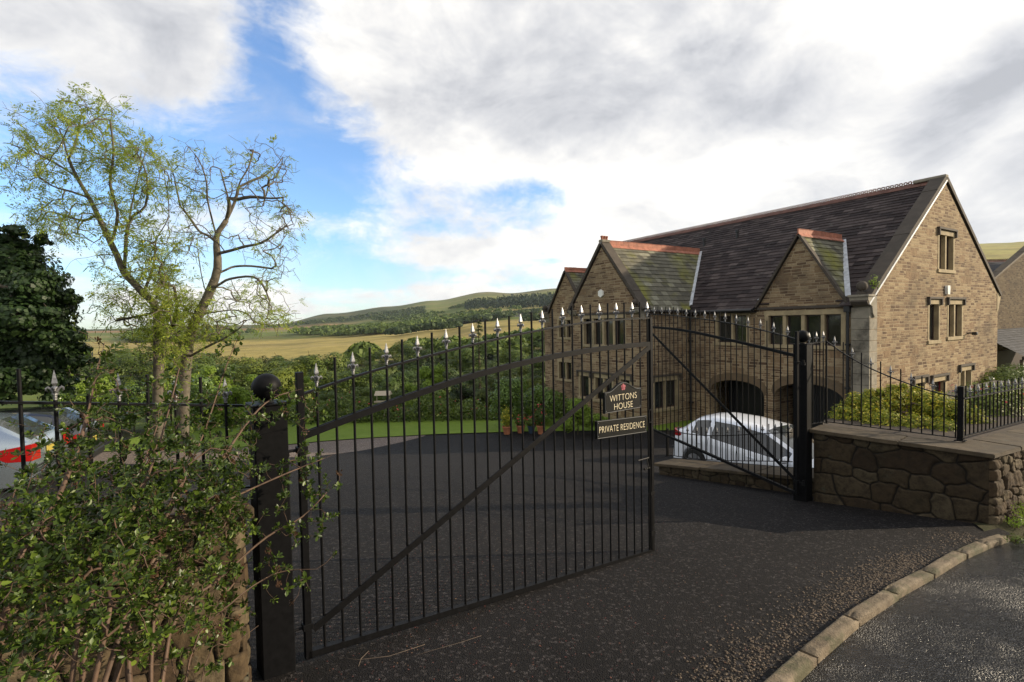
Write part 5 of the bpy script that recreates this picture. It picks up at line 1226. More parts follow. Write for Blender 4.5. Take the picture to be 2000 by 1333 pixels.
ash('ash_tree', 'tall leafy ash tree with thin yellow green foliage behind the left railing', YL, limbsL, outL+[(290, 640, 60, 45), (330, 600, 50, 50), (270, 560, 60, 50), (340, 660, 40, 40), (310, 700, 60, 40)], 640, lambda q, r: (3 if r.rand() < .62 else 0), 4, 3, .31, .17)
YR = 18.2
limbsR = [([(358, 862), (359, 790), (365, 699), (377, 638), (405, 581), (425, 525), (423, 464), (442, 431), (460, 391), (468, 358), (486, 326), (498, 281)], .6),
    ([(468, 365), (495, 352), (519, 342), (540, 325), (555, 303)], .9), ([(423, 462), (412, 420), (405, 387), (403, 354), (389, 314), (362, 280)], -.9), ([(423, 474), (405, 460), (389, 452), (370, 425), (352, 403), (316, 367)], .7), ([(424, 496), (450, 490), (478, 482), (510, 475), (539, 456), (560, 440), (583, 411)], -.8),
    ([(425, 535), (440, 528), (458, 521), (490, 520), (531, 525)], .9), ([(412, 566), (430, 555), (450, 545), (494, 541), (515, 560), (527, 590)], -.6), ([(405, 581), (395, 545), (389, 508), (386, 485)], .5), ([(388, 615), (420, 610), (458, 606), (485, 615), (498, 630), (530, 632), (567, 606)], .9), ([(442, 431), (448, 400), (438, 360), (430, 330)], -1.0), ([(460, 391), (490, 385), (530, 388), (560, 385)], -.9), ([(389, 452), (360, 455), (335, 452)], -.4), ([(365, 700), (400, 680), (440, 660), (470, 640)], -.7), ([(352, 403), (345, 370), (335, 330)], .6)]
outR = [(380, 320, 40, 40), (500, 320, 55, 40), (545, 330, 25, 30), (360, 390, 45, 40), (430, 370, 60, 45), (520, 400, 45, 40), (560, 430, 25, 35), (490, 470, 75, 40), (540, 510, 30, 40), (510, 570, 50, 40), (440, 600, 55, 40), (400, 640, 40, 30), (530, 620, 45, 20), (370, 470, 45, 35)]
ash('ash_tree', 'half bare ash tree with dark twisting limbs left of the near gate post', YR, limbsR, outR, 330, lambda q, r: (3 if (r.rand() < .12+(.34 if q[2] < 1.5 else 0)+(.22 if q[0] < -11.0 else 0)) else 0), 9, 4, .26, .18)
# dark sycamore at the left edge
def big_dark():
    rng = np.random.RandomState(21); Y = 17.0; lobes = []
    for px, py, r_, dy in [(-60, 560, 95, 0), (20, 500, 62, .5), (60, 560, 55, -.5), (110, 600, 50, .3), (30, 620, 75, -.8), (115, 655, 55, -.2), (60, 690, 70, .4), (-30, 470, 60, .2), (-60, 660, 90, .8), (140, 700, 45, .2), (10, 740, 70, -.4), (90, 745, 55, 0), (60, 500, 35, .6), (-100, 500, 70, -.4), (128, 580, 26, .1), (80, 470, 22, .4), (30, 450, 26, .1), (150, 655, 25, -.2)]:
        p = at(px, py, Y+dy*1.6); s_ = r_/1000*Y*.82; lobes.append((p.x, p.y, p.z, s_*.9, s_*.85, s_*.6))
        for _ in range(7):
            d = rng.normal(size=3); d /= np.linalg.norm(d); lobes.append((p.x+d[0]*s_*.95, p.y+d[1]*s_*.9, p.z+d[2]*s_*.7, s_*.30, s_*.30, s_*.17))
    c0 = at(-40, 700, Y); b = (c0.x, c0.y, Hs(c0.x, c0.y)); r_ = root('sycamore_tree', b, 0, 'dense dark green sycamore at the left edge behind the parked cars', 'tree')
    for px, py, r_2 in ((30, 560, 105), (60, 640, 100), (0, 680, 120), (90, 700, 85), (10, 500, 60), (-60, 600, 130)):
        p = at(px, py, Y+.6); s_ = r_2/1000*Y*.85; lobes.append((p.x, p.y, p.z, s_, s_, s_*.85))
    L2 = [(x-b[0], y-b[1], z-b[2], s1, s2, s3) for x, y, z, s1, s2, s3 in lobes]
    C, N = shell_pts(rng, L2, 60000, .3); leaf_cloud('crown', 'leaf_dark', C, N, .15, r_, rng, asp=.8)
    sk = Skel(); sk.limb([(0, 0, -.2), (.1, 0, 1.5), (-.1, .1, 3), (0, 0, 5)]); sk.grow([np.array(l[:3]) for l in L2], rng, 4); rad = np.minimum(sk.radii(.012), .28); sk.mesh('trunk', 'bark', r_, rad)
big_dark()
# birch-like young tree, conifer, rounded laurels, beds
def small_tree(px, ytop, ybot, Y, wpx, n, leaf, mat, label, name, seed, lob=9, cat='tree', trunk='bark', inner=.3, shape=None):
    rng = np.random.RandomState(seed); pt, pb = at(px, ytop, Y), at(px, ybot, Y); g_ = min(pb.z, max(Hs(pb.x, Y), pb.z-1.5)); h = pt.z-g_; w_ = wpx/1000*Y; lobes = []
    for k in range(lob):
        z = h*rng.uniform(.25, .86); e_ = shape(z/h) if shape else math.sqrt(max(.1, 1-((z/h-.5)/.55)**2)); th_ = rng.uniform(0, 6.28); rr = w_*.5*math.sqrt(rng.uniform(0, .5))*e_; s_ = w_*.5*rng.uniform(.35, .6)*max(.4, e_)
        lobes.append((rr*math.cos(th_), rr*math.sin(th_), z, s_, s_, s_*.9))
    r_ = root(name, (pb.x, Y, g_), 0, label, cat); C, N = shell_pts(rng, lobes, n, inner); leaf_cloud('crown', mat, C, N, leaf, r_, rng, asp=.7)
    sk = Skel(); sk.limb([(0, 0, -.1), (.02, 0, h*.4), (0, .03, h*.9)]); sk.grow([np.array(l[:3]) for l in lobes], rng, 3); sk.mesh('trunk', trunk, r_, sk.radii(.008+h*.001), 5); return r_
small_tree(843, 700, 836, 29, 66, 6500, .15, 'leaf_bright', 'slim light green young tree beyond the lawn behind the near gate leaf', 'birch_tree', 61, 14, shape=lambda t_: 1-.6*abs(t_-.4))
small_tree(802, 740, 836, 29.5, 46, 3500, .15, 'leaf_bright', 'shorter light green sapling left of the slim young tree', 'birch_tree', 62, 9)
small_tree(995, 735, 838, 20.8, 80, 9000, .075, 'leaf_laurel', 'rounded clipped evergreen behind the flower pots', 'rounded_shrub', 63, 20, 'shrub', inner=.7)
small_tree(1060, 738, 838, 21.3, 78, 9000, .075, 'leaf_laurel', 'rounded dark evergreen between the flower pots and the house', 'rounded_shrub', 64, 20, 'shrub', inner=.7)
small_tree(1128, 775, 843, 19.2, 75, 7500, .08, 'leaf_bright', 'loose light green shrub at the foot of the projecting wing', 'leafy_shrub', 65, 14, 'shrub')
small_tree(1172, 790, 843, 18.9, 40, 2500, .07, 'leaf_bright', 'small light green shrub close to the wing wall', 'leafy_shrub', 66, 8, 'shrub')
def conifer(px, ytop, ybot, Y, wpx, label, seed, mat='leaf_conifer'):
    rng = np.random.RandomState(seed); pt, pb = at(px, ytop, Y), at(px, ybot, Y); g_ = Hs(pb.x, Y); h = pt.z-g_; w_ = wpx/1000*Y; C, N = [], []; r_ = root('conifer', (pb.x, Y, g_), 0, label, 'tree'); mb = MB(); mb.path([(0, 0, 0), (0, 0, h*.99)], [h*.02, .015], 7); mb.build('trunk', 'bark', r_)
    z = h*.12
    while z < h*.98:
        k = rng.randint(5, 8); L = w_*.5*(1-z/h)**.8*rng.uniform(.75, 1.15)+.1
        for j in range(k):
            th_ = rng.uniform(0, 6.28)
            for m in range(int(10+L*22)):
                t_ = rng.rand(); C.append((math.cos(th_)*L*t_+rng.normal()*.07*L, math.sin(th_)*L*t_+rng.normal()*.07*L, z-L*t_*t_*.35+rng.normal()*.05+L*.1)); N.append((rng.normal()*.3, rng.normal()*.3, 1))
        z += h*.035
    leaf_cloud('crown', mat, C, N, .20, r_, rng, asp=.35)
for k, (px, yt, Y_, w_) in enumerate([(120, 760, 22.6, 90), (190, 735, 23.2, 100), (262, 752, 22.4, 95), (335, 738, 23.4, 95), (405, 728, 23.0, 100), (462, 752, 22.5, 80)]):
    small_tree(px, yt, 838, Y_, w_, 5200, .10, 'leaf_bright' if k % 2 else 'leaf_laurel', ['broad green bush at the far side of the lawn behind the black car', 'tall light green bush behind the left railing, next to the broad green bush', 'mid green bush just left of the ash trunks', 'light green bush directly behind the two ash trunks', 'mid green bush right of the ash trunks', 'low mid green bush nearest the ball-topped gate post'][k], 'leafy_shrub', 160+k, 12, 'shrub')
conifer(938, 622, 800, 44, 90, 'thin spired conifer rising above the other trees behind the gate', 71, 'leaf_wood_deep')
# flower bed and pots
def pot(px, py, Y, r0, h0, mat, lab, leafm, flm, seed, hh=.45):
    p = at(px, py, Y); z = Hs(p.x, Y)+.03; r_ = root('flower_pot', (p.x, Y, z), 0, lab, 'flower pot'); mb = MB(); mb.lathe([(r0*.68, 0), (r0*.9, h0*.7), (r0, h0*.86), (r0*1.08, h0*.87), (r0*1.08, h0), (r0*.95, h0), (r0*.9, h0*.85)], 18); mb.build('pot', mat, r_, True, False, 40)
    rng = np.random.RandomState(seed); C, N = shell_pts(rng, [(0, 0, h0+hh*.45, r0*1.35, r0*1.35, hh*.55)], 900, .2); leaf_cloud('foliage', leafm, C, N, .07, r_, rng, asp=.6); C, N = shell_pts(rng, [(0, 0, h0+hh*.55, r0*1.5, r0*1.5, hh*.6)], 34, .9); leaf_cloud('blossom', flm, C, N, .05, r_, rng, asp=1)
pot(990, 838, 19.4, .17, .30, 'pot', 'terracotta pot with tall golden yellow foliage by the lawn edge', 'leaf_gold', 'petal_yellow', 81, .75)
pot(1017, 838, 19.6, .17, .30, 'pot', 'terracotta pot with red flowers beside the yellow one', 'leaf_wood', 'petal_red', 82, .4)
pot(1038, 838, 19.5, .15, .28, 'pot_blue', 'dark glazed pot of red flowers in front of the rounded evergreen', 'leaf_wood', 'petal_red', 83, .35)
pot(1056, 839, 19.3, .15, .32, 'pot', 'terracotta pot with a tall pink-red bloom nearest the house', 'leaf_wood', 'petal_red', 84, .8)
def bedfill():
    rng = np.random.RandomState(90); C, N = [], []
    for _ in range(21000):
        x = rng.uniform(-15, 9); y = rng.uniform(22.5, 25.2); h = .50+.3*math.sin(x*1.3)+.25*math.sin(x*3.1+1)+.2; t_ = rng.rand(); C.append((x, y, Hs(x, min(y, 24))+t_*max(.15, h))); N.append(rng.normal(size=3)+np.array([0, -.3, .8]))
    stuff(leaf_cloud('border_planting', 'leaf_wood', C, N, .16, None, rng, asp=.6), 'low mixed planting along the far edge of the lawn', 'planting')
    C = np.array(C)[:1500]; C[:, 2] += .12; stuff(leaf_cloud('border_flowers', 'petal_red', C[:260], np.tile([0, -.5, 1.], (260, 1)), .07, None, rng, asp=1), 'small pink and red flowers in the lawn border', 'flowers')
bedfill()
# a bird table standing past the lawn
bt = root('bird_table', at(750, 822, 23.5), 0, 'wooden bird table on a post at the far edge of the lawn', 'bird table'); mb = MB(); mb.path([(0, 0, -.3), (0, 0, .85)], .045, 8); mb.build('post', 'farm_wall', bt); mb = MB(); mb.box(-.38, .38, -.2, .2, .86, .90); mb.box(-.38, .38, -.22, -.2, .88, .94); mb.build('tray', 'farm_wall', bt)
mb = MB(); mb.prism([(-.3, 1.2), (.3, 1.2), (0, 1.38)], .7, lambda a, b, d: (d-.35, a, b)); 
for sx in (-.3, .3): mb.path([(sx, 0, .9), (sx, 0, 1.22)], .02, 5)
mb.build('roof', 'farm_wall', bt, False, True)
# St John's wort in the raised bed, hedge and roses to the right
def bushcloud(name, label, lobes, n, leaf, mat, cat, seed, base, flower=None, nfl=0, stems=True, fl_size=.03):
    rng = np.random.RandomState(seed); L2 = [(x-base[0], y-base[1], z-base[2], a, b, c_) for x, y, z, a, b, c_ in lobes]; r_ = root(name, base, 0, label, cat)
    C, N = shell_pts(rng, L2, n, .3, .4); leaf_cloud('foliage', mat, C, N, leaf, r_, rng, asp=.45)
    if nfl:
        C, N = shell_pts(rng, L2, nfl, .93, .4); C[:, 2] += .02; leaf_cloud('blossom', flower, C, N, fl_size, r_, rng, asp=1.0)
    sk = Skel(); sk.limb([(0, 0, -.1), (0, 0, .1)]); T = []
    for l in L2:
        for _ in range(14): d = rng.normal(size=3); d /= np.linalg.norm(d); T.append(np.array(l[:3])+d*np.array(l[3:])*rng.uniform(.5, 1.0))
    T.sort(key=lambda q: np.linalg.norm(q)); sk.grow(T, rng, 3, .1); sk.mesh('stems', 'twig', r_, np.minimum(sk.radii(.003), .03), 4); return r_
lob = [(*at(x, y, Y), r_/1000*Y*1.0, r_/1000*Y*1.0, r_/1000*Y*.8) for x, y, r_, Y in [(1655, 815, 34, 8.2), (1690, 795, 36, 8.3), (1730, 787, 36, 8.3), (1775, 785, 36, 8.3), (1815, 795, 40, 8.1), (1850, 808, 42, 7.9), (1885, 822, 38, 7.8), (1700, 770, 14, 8.3), (1745, 762, 16, 8.3), (1790, 764, 14, 8.3), (1665, 785, 12, 8.2), (1830, 775, 14, 8.1), (1720, 765, 9, 8.2), (1765, 755, 9, 8.2), (1680, 790, 30, 8.3), (1720, 830, 40, 7.8), (1780, 838, 40, 7.6), (1840, 845, 36, 7.3), (1650, 835, 22, 8.2)]]
bc = at(1770, 850, 8.0)
bushcloud('flowering_bush', 'golden green bush with tiny yellow flowers behind the curved railing', lob, 30000, .045, 'leaf_gold', 'bush', 91, (bc.x, 8.0, -1.62), 'petal_yellow', 900, fl_size=.028)
lob = [(*at(x, y, Y), .55, .45, .45) for x, y, Y in [(1915, 800, 8.6), (1945, 790, 9.0), (1975, 790, 9.4), (2010, 790, 9.9), (2050, 790, 10.4), (1930, 820, 8.4), (1965, 815, 8.9), (2000, 815, 9.4)]]
bushcloud('rose_hedge', 'green hedge with red flowers behind the straight railing at the right edge', lob, 16000, .06, 'leaf_wood', 'hedge', 92, (8.6, 9.0, -1.7), 'petal_red', 160, fl_size=.06)
lob = [(*at(x, y, Y), 1.2, .9, .8) for x, y, Y in [(1955, 750, 21), (1990, 745, 21.5), (2030, 740, 22), (1975, 765, 20), (2020, 760, 20.5)]]
bushcloud('clipped_hedge', 'clipped green hedge below the neighbouring lean-to', lob, 14000, .11, 'leaf_wood', 'hedge', 93, (20.3, 21, -4.3))
# weeds: on the kneeler, at the wall foot
def weed(label, base, h, w, n, seed, mat='leaf_bright', leaf=.03, name='weed'):
    rng = np.random.RandomState(seed); r_ = root(name, base, 0, label, 'plant'); C, N = shell_pts(rng, [(0, 0, h*.55, w, w, h*.5)], n, .1); leaf_cloud('foliage', mat, C, N, leaf, r_, rng, asp=.4); mb = MB()
    for _ in range(8): mb.path([(0, 0, 0), (rng.normal()*w*.4, rng.normal()*w*.4, h*rng.uniform(.6, .95))], .003, 4)
    mb.build('stems', 'twig', r_)
kp = HK+Vector((math.cos(HA)*.25-math.sin(HA)*.0, math.sin(HA)*.25+math.cos(HA)*.0, .72))
weed('small self-sown plant growing on the kneeler beside the stone ball', kp, .6, .18, 90, 1, leaf=.08)
weed('clump of green weeds at the foot of the wall corner', (5.55, 5.60, Hs(0, 5.6)-.02), .12, .12, 160, 2)
weed('bright green plant by the wall foot at the right edge', tuple(at(2003, 1025, 5.75)), .26, .16, 400, 3)
weed('tuft of grass between kerb end and road', (4.97, 5.03, Hs(0, 5.0)-.02), .09, .09, 120, 4, 'leaf_wood')
# ---------------- the big shrub in front of the left wall
def shrub():
    rng = np.random.RandomState(101); base = np.array([-1.45, 1.45, Hs(0, 1.45)]); r_ = root('evergreen_shrub', tuple(base), 0, 'large straggly evergreen shrub sprawling over the left wall', 'shrub')
    sk = Skel()
    def L(pts, st=None): 
        w3 = [tuple(at(*p)) for p in pts]; sk.limb(w3)
    for k, (bx, by) in enumerate([(0, 0), (.25, .15), (-.3, .1), (.1, -.15), (.4, -.05), (-.1, .25)]):
        sk.add(base+np.array([bx, by, 0]), -1)
    def S(i, pts):
        w3 = [sk.p[i]]+[np.array(at(*p)) for p in pts]; sm = smoothline([tuple(q) for q in w3], 4); cur = i
        for q in sm[1:]: cur = sk.add((q.x, q.y, q.z), cur)
    S(0, [(230, 1250, 1.8), (330, 1050, 2.1), (430, 985, 2.35), (560, 925, 2.6), (648, 890, 2.75)])
    S(1, [(330, 1240, 2.0), (430, 1130, 2.25), (520, 1050, 2.45), (590, 1010, 2.6), (642, 958, 2.7)])
    S(4, [(370, 1290, 2.0), (450, 1180, 2.2), (540, 1120, 2.4), (618, 1112, 2.5)])
    S(4, [(400, 1300, 2.0), (455, 1260, 2.1), (505, 1222, 2.2)])
    S(3, [(120, 1200, 1.7), (250, 1010, 1.95), (300, 900, 2.15), (330, 800, 2.3), (350, 720, 2.4)])
    S(1, [(250, 1200, 1.9), (340, 980, 2.2), (400, 840, 2.4), (440, 720, 2.55), (470, 650, 2.6)])
    S(2, [(20, 1150, 1.6), (110, 980, 1.85), (160, 850, 2.05), (190, 720, 2.2), (205, 668, 2.3)])
    S(5, [(180, 1150, 1.9), (270, 930, 2.15), (320, 780, 2.35), (300, 690, 2.4)])
    S(2, [(-40, 1150, 1.5), (20, 980, 1.8), (60, 900, 1.95), (90, 830, 2.05)])
    S(0, [(150, 1250, 1.6), (130, 1100, 1.7), (60, 1020, 1.7)])
    S(0, [(200, 1260, 1.6), (210, 1150, 1.7), (170, 1050, 1.8)])
    S(5, [(280, 1150, 2.0), (400, 950, 2.35), (480, 830, 2.6), (530, 780, 2.75), (590, 760, 2.85)])
    S(1, [(300, 1200, 1.95), (360, 1100, 2.05), (420, 1050, 2.2)])
    reg = [(60, 1220, 120, 100, 1.35, 1.75, 60), (160, 1120, 150, 100, 1.45, 1.95, 90), (50, 1030, 90, 70, 1.5, 2.0, 60), (200, 1010, 150, 60, 1.7, 2.15, 110), (340, 1000, 120, 60, 1.9, 2.35, 90), (100, 900, 90, 60, 1.8, 2.2, 22), (260, 900, 130, 60, 1.95, 2.35, 60), (380, 920, 120, 60, 2.15, 2.5, 66),
        (260, 800, 60, 60, 2.1, 2.45, 15), (390, 820, 80, 50, 2.25, 2.6, 18), (180, 780, 40, 80, 2.0, 2.35, 12), (460, 840, 60, 50, 2.5, 2.75, 20), (290, 1110, 160, 80, 1.8, 2.2, 75), (300, 1220, 110, 80, 1.75, 2.1, 34), (430, 1010, 70, 50, 2.2, 2.5, 30), (455, 1020, 45, 60, 2.45, 2.62, 16), (440, 1150, 55, 100, 2.2, 2.5, 18), (200, 705, 30, 40, 2.1, 2.35, 9), (345, 730, 30, 40, 2.3, 2.5, 4), (450, 690, 30, 45, 2.45, 2.65, 6), (560, 800, 50, 30, 2.7, 2.85, 14),
        (590, 930, 60, 45, 2.6, 2.8, 22), (590, 1030, 50, 60, 2.5, 2.65, 10), (540, 1120, 60, 40, 2.35, 2.5, 9), (180, 1240, 140, 50, 1.4, 1.8, 20), (420, 1200, 70, 80, 2.1, 2.3, 12), (370, 1290, 90, 40, 1.9, 2.2, 10)]
    T = []
    for x, y, rx, ry, Ya, Yb, n in reg:
        for _ in range(n):
            a = rng.uniform(0, 6.283); rr = rng.rand()**.5; T.append(np.array(at(x+rx*rr*math.cos(a), y+ry*rr*math.sin(a), rng.uniform(Ya, Yb))))
    A = np.array(sk.p); T.sort(key=lambda q: ((A-q)**2).sum(1).min()); tips = sk.grow(T, rng, 4, .18, 1.2, .2, -.03)
    sub = [sk.p[i]+rng.normal(size=3)*.05+np.array([0, 0, .012]) for i in tips for _ in range(2)]; tips2 = sk.grow(sub, rng, 2, .1, .3, .15)
    rad = np.minimum(sk.radii(.0011, 2.2), .013); sk.mesh('branches', 'twig', r_, rad, 5)
    V, F = [], []; Vd, Fd = [], []
    def leafv(V, F, p, d, up, l, w):
        s_ = np.cross(d, up); s_ /= np.linalg.norm(s_)+1e-9; n_ = np.cross(s_, d); k = len(V)
        V += [p, p+d*l*.35+s_*w*.36+n_*l*.05, p+d*l*.72+s_*w*.5+n_*l*.04, p+d*l-n_*l*.03, p+d*l*.72-s_*w*.5+n_*l*.04, p+d*l*.35-s_*w*.36+n_*l*.05, p+d*l*.6-n_*l*.03]
        F += [(k, k+1, k+6, k+5), (k+1, k+2, k+3, k+6), (k+5, k+6, k+3, k+4)]
    loc = base
    for i in tips+tips2:
        p = sk.p[i]-loc; ax = sk.p[i]-sk.p[sk.par[i]]; ax = ax/(np.linalg.norm(ax)+1e-9)+np.array([0, 0, .55]); ax /= np.linalg.norm(ax); a = np.cross(ax, [1, .2, 0]); a /= np.linalg.norm(a); b = np.cross(ax, a)
        if rng.rand() < .035:
            for _ in range(14): leafv(Vd, Fd, p+rng.normal(size=3)*.008, rng.normal(size=3)*.4+ax, a, .010, .008)
            continue
        nlv = rng.randint(7, 12); L0 = rng.uniform(.019, .037)
        for k in range(nlv):
            th_ = k*2.4+rng.rand()*.5; t_ = k/nlv; el_ = R(15+65*t_+rng.normal()*8); d = (a*math.cos(th_)+b*math.sin(th_))*math.cos(el_)+ax*math.sin(el_); d /= np.linalg.norm(d); l = L0*(1-.45*t_)*rng.uniform(.85, 1.15)
            leafv(V, F, p-ax*.012*(1-t_)*2, d, ax, l, l*.46)
    npobj('foliage', V, F, 'leaf_shrub', r_); npobj('seed_heads', Vd, Fd, 'leaf_shrub_dry', r_)
    for o in r_.children:
        if o.name.startswith('branches'): o.data.transform(Matrix.Translation(-Vector(base)))
shrub()
# ------------------------------------------------------------ cars.  Local axes: x forward from the rear bumper, y to the left, z up from the road
def car(label, loc, rz, paint, L=4.1, roof=1.45, hw=.87, wheels=(.68, 3.25), wr=.31, st=None, cabin=(.55, 2.85), ws=(2.25, 3.15), rg=(.12, .52), pill=(), tl=None, name='parked_car', tlz=(.75, .98), sill=.22, plate_z=.75):
    r_ = root(name, loc, rz, label, 'car')
    # station: x, belt height, roof height, half width at body, at roof
    xs = sorted(set([s_[0] for s_ in st]+[w+d for w in wheels for d in (-wr-.065, -wr-.03, -wr*.85, -wr*.5, 0, wr*.5, wr*.85, wr+.03, wr+.065)]+list(pill)+list(cabin)+list(ws)+list(rg)))
    cols = [np.array([s_[k] for s_ in st]) for k in range(5)]
    fb, fr_, fw, ft = [ (lambda k: (lambda x: float(np.interp(x, cols[0], cols[k]))))(k) for k in (1, 2, 3, 4)]
    rings = []
    for x in xs:
        zb = sill
        for w in wheels:
            d = abs(x-w)
            if d < wr+.05: zb = max(zb, wr+math.sqrt(max(0, (wr+.05)**2-d*d)))
        b, t_, w_, tw = fb(x), fr_(x), fw(x), ft(x); t_ = max(t_, b+.02)
        half = [(w_*.90, zb-.04), (w_*.985, zb), (w_, max(zb+.01, .48)), (w_*1.0, max(zb+.02, b-.16)), (w_*.975, b-.03), (w_*.95, b), (tw+(w_*.95-tw)*.12, t_-.075 if t_-b > .2 else b+(t_-b)*.5), (tw*.90, t_-.02), (tw*.5, t_+.008), (0, t_+.012)]
        rings.append([(x, y, z) for y, z in half]+[(x, -y, z) for y, z in half[-2::-1]])
    nR = len(rings[0]); mid = 9
    P = lambda i, j: rings[i][j]
    body = MB(); glass = {}; 
    def isglass(i, j):
        xa, xb = xs[i], xs[i+1]; jj = j if j < mid else nR-2-j; eps = 1e-4
        if jj == 5 and xa >= cabin[0]-eps and xb <= cabin[1]+eps:
            for p_ in pill:
                if abs((xa+xb)/2-p_) < .06: return None
            return 'side_window'
        if jj >= 6 and xa >= ws[0]-eps and xb <= ws[1]+eps: return 'windscreen' if jj >= 7 else None
        if jj >= 6 and xa >= rg[0]-eps and xb <= rg[1]+eps: return 'rear_window' if jj >= 7 else None
        return None
    side = {}
    for i in range(len(xs)-1):
        for j in range(nR-1):
            g_ = isglass(i, j); q = [P(i, j), P(i+1, j), P(i+1, j+1), P(i, j+1)]
            if g_:
                if g_ == 'side_window':
                    key = (g_, j < mid, sum(1 for p_ in pill if p_ < (xs[i]+xs[i+1])/2))
                else: key = (g_, 0, 0)
                side.setdefault(key, MB()).add(q, [(0, 1, 2, 3)])
            else: body.add(q, [(0, 1, 2, 3)])
    body.add([P(0, j) for j in range(nR)], [tuple(range(nR))]); body.add([P(len(xs)-1, j) for j in range(nR)], [tuple(range(nR))])
    bo = body.build('body', paint, r_); bm = bmesh.new(); bm.from_mesh(bo.data); bmesh.ops.remove_doubles(bm, verts=bm.verts[:], dist=1e-4); bmesh.ops.recalc_face_normals(bm, faces=bm.faces[:]); bm.to_mesh(bo.data); bm.free()
    bo.data.polygons.foreach_set('use_smooth', [True]*len(bo.data.polygons)); bo.data.set_sharp_from_angle(angle=R(38))
    for key, mb in side.items():
        o = mb.build(key[0], 'car_glass', r_); bm = bmesh.new(); bm.from_mesh(o.data); bmesh.ops.remove_doubles(bm, verts=bm.verts[:], dist=1e-4); bmesh.ops.recalc_face_normals(bm, faces=bm.faces[:]); bm.to_mesh(o.data); bm.free()
    for x in [p_ for p_ in pill]+[cabin[1]+.02]:
        i = min(range(len(xs)), key=lambda k: abs(xs[k]-x))
        for jj in (1, -1):
            mb = MB(); mb.path([Vector(P(i, j if jj > 0 else nR-1-j))+Vector((0, .002*jj, 0)) for j in range(1, 6)], .0045, 4); mb.build('shut_line', 'trim_black', r_)
    fl = MB(); fl.box(.12, L-.12, -hw*.82, hw*.82, .18, .60); fl.build('underbody', 'trim_black', r_)
    for w in wheels:
        for sg in (-1, 1):
            mb = MB(); mb.m = Matrix.Translation((w, sg*(hw-.105), wr)) @ Matrix.Rotation(R(90), 4, 'X')
            mb.lathe([(wr*.66, -.09), (wr*.93, -.095), (wr, -.07), (wr, .07), (wr*.93, .095), (wr*.66, .09)], 28); o = mb.build('wheel', 'tyre', r_, True, False, 40)
            mb = MB(); mb.m = Matrix.Translation((w, sg*(hw-.02), wr)) @ Matrix.Rotation(R(90), 4, 'X'); mb.lathe([(wr*.60, -.02), (wr*.66, 0), (wr*.66, .012), (wr*.58, .012)], 24) 
            for k in range(8):
                a = k*math.pi/4; mb.path([(math.cos(a)*.05, math.sin(a)*.05, 0), (math.cos(a)*wr*.62, math.sin(a)*wr*.62, 0)], 0, flat=(.02, .045))
            mb.lathe([(.07, -.02), (.07, .02), (.03, .026)], 12); mb.build('rim', 'alloy', o)
    for sg in (-1, 1):
        # tail lamps: shaped patches wrapping the corner
        x0, x1 = tl; z0, z1 = tlz; mb = MB(); w0 = fw(0.02); pts = []
        nn = 10
        for k in range(nn+1):
            u = k/nn; 
            if u < .5: x = -.006+.0*u; y = w0*.60+(w0*.97-w0*.60)*u*2
            else: x = -.006+(x1+.006)*(u-.5)*2; y = max(w0, fw(x))*1.0+.006
            zl = z0+(.05 if u > .9 else 0)+.04*u; zh = z1-(.06*(u-.5)*2 if u > .5 else .05*(.5-u)); pts.append(((x, sg*y, zl), (x, sg*y, zh), (x+.04, sg*(y-.04), zl), (x+.04, sg*(y-.04), zh)))
        for k in range(nn):
            a, b = pts[k], pts[k+1]; mb.add([a[0], b[0], b[1], a[1], a[2], b[2], b[3], a[3]], [(0, 1, 2, 3), (3, 2, 6, 7), (0, 4, 5, 1)])
        mb.build('tail_light', 'lamp_red', r_)
        mb = MB(); mx_ = ws[1]-.35; mb.box(mx_, mx_+.13, sg*hw*.95 if sg > 0 else -hw-.19, hw+.19 if sg > 0 else -hw*.95, fb(mx_)+.01, fb(mx_)+.14, .04); mb.build('wing_mirror', paint, r_)
        mb = MB(); hx = L-.42; mb.box(hx, L-.16, sg*hw*.62 if sg > 0 else -hw*.93, hw*.93 if sg > 0 else -hw*.62, .60, .74, .04); mb.build('headlight', 'lamp_clear', r_)
        for dx_ in ((cabin[0]+pill[0])/2 if pill else 1.2, (pill[-1]+cabin[1])/2-.2 if pill else 2.2):
            mb = MB(); mb.box(dx_-.09, dx_+.09, sg*(hw+.018) if sg < 0 else hw-.01, -hw+.01 if sg < 0 else hw+.018, .80, .83, .008); mb.build('door_handle', paint, r_)
    mb = MB(); mb.box(-.016, .0, -.26, .26, plate_z-.06, plate_z+.06, .003); mb.build('number_plate', 'plate', r_)
    mb = MB(); mb.box(-.03, .10, -hw*.86, hw*.86, sill-.02, sill+.16, .03); mb.box(-.02, .04, -hw*.95, hw*.95, .50, .54, .01); mb.build('bumper_trim', 'trim_black', r_)
    return r_
HATCH = [(0, .62, .64, .74, .60), (.03, .86, .88, .80, .62), (.12, .98, 1.02, .84, .62), (.55, 1.00, 1.36, .865, .60), (.85, 1.0, 1.43, .87, .60), (1.5, .97, 1.465, .87, .60), (2.25, .94, 1.43, .87, .59), (2.7, .92, 1.22, .87, .58), (3.15, .90, 1.0, .86, .60), (3.7, .80, .90, .83, .60), (4.0, .66, .74, .76, .55), (4.1, .50, .56, .66, .5)]
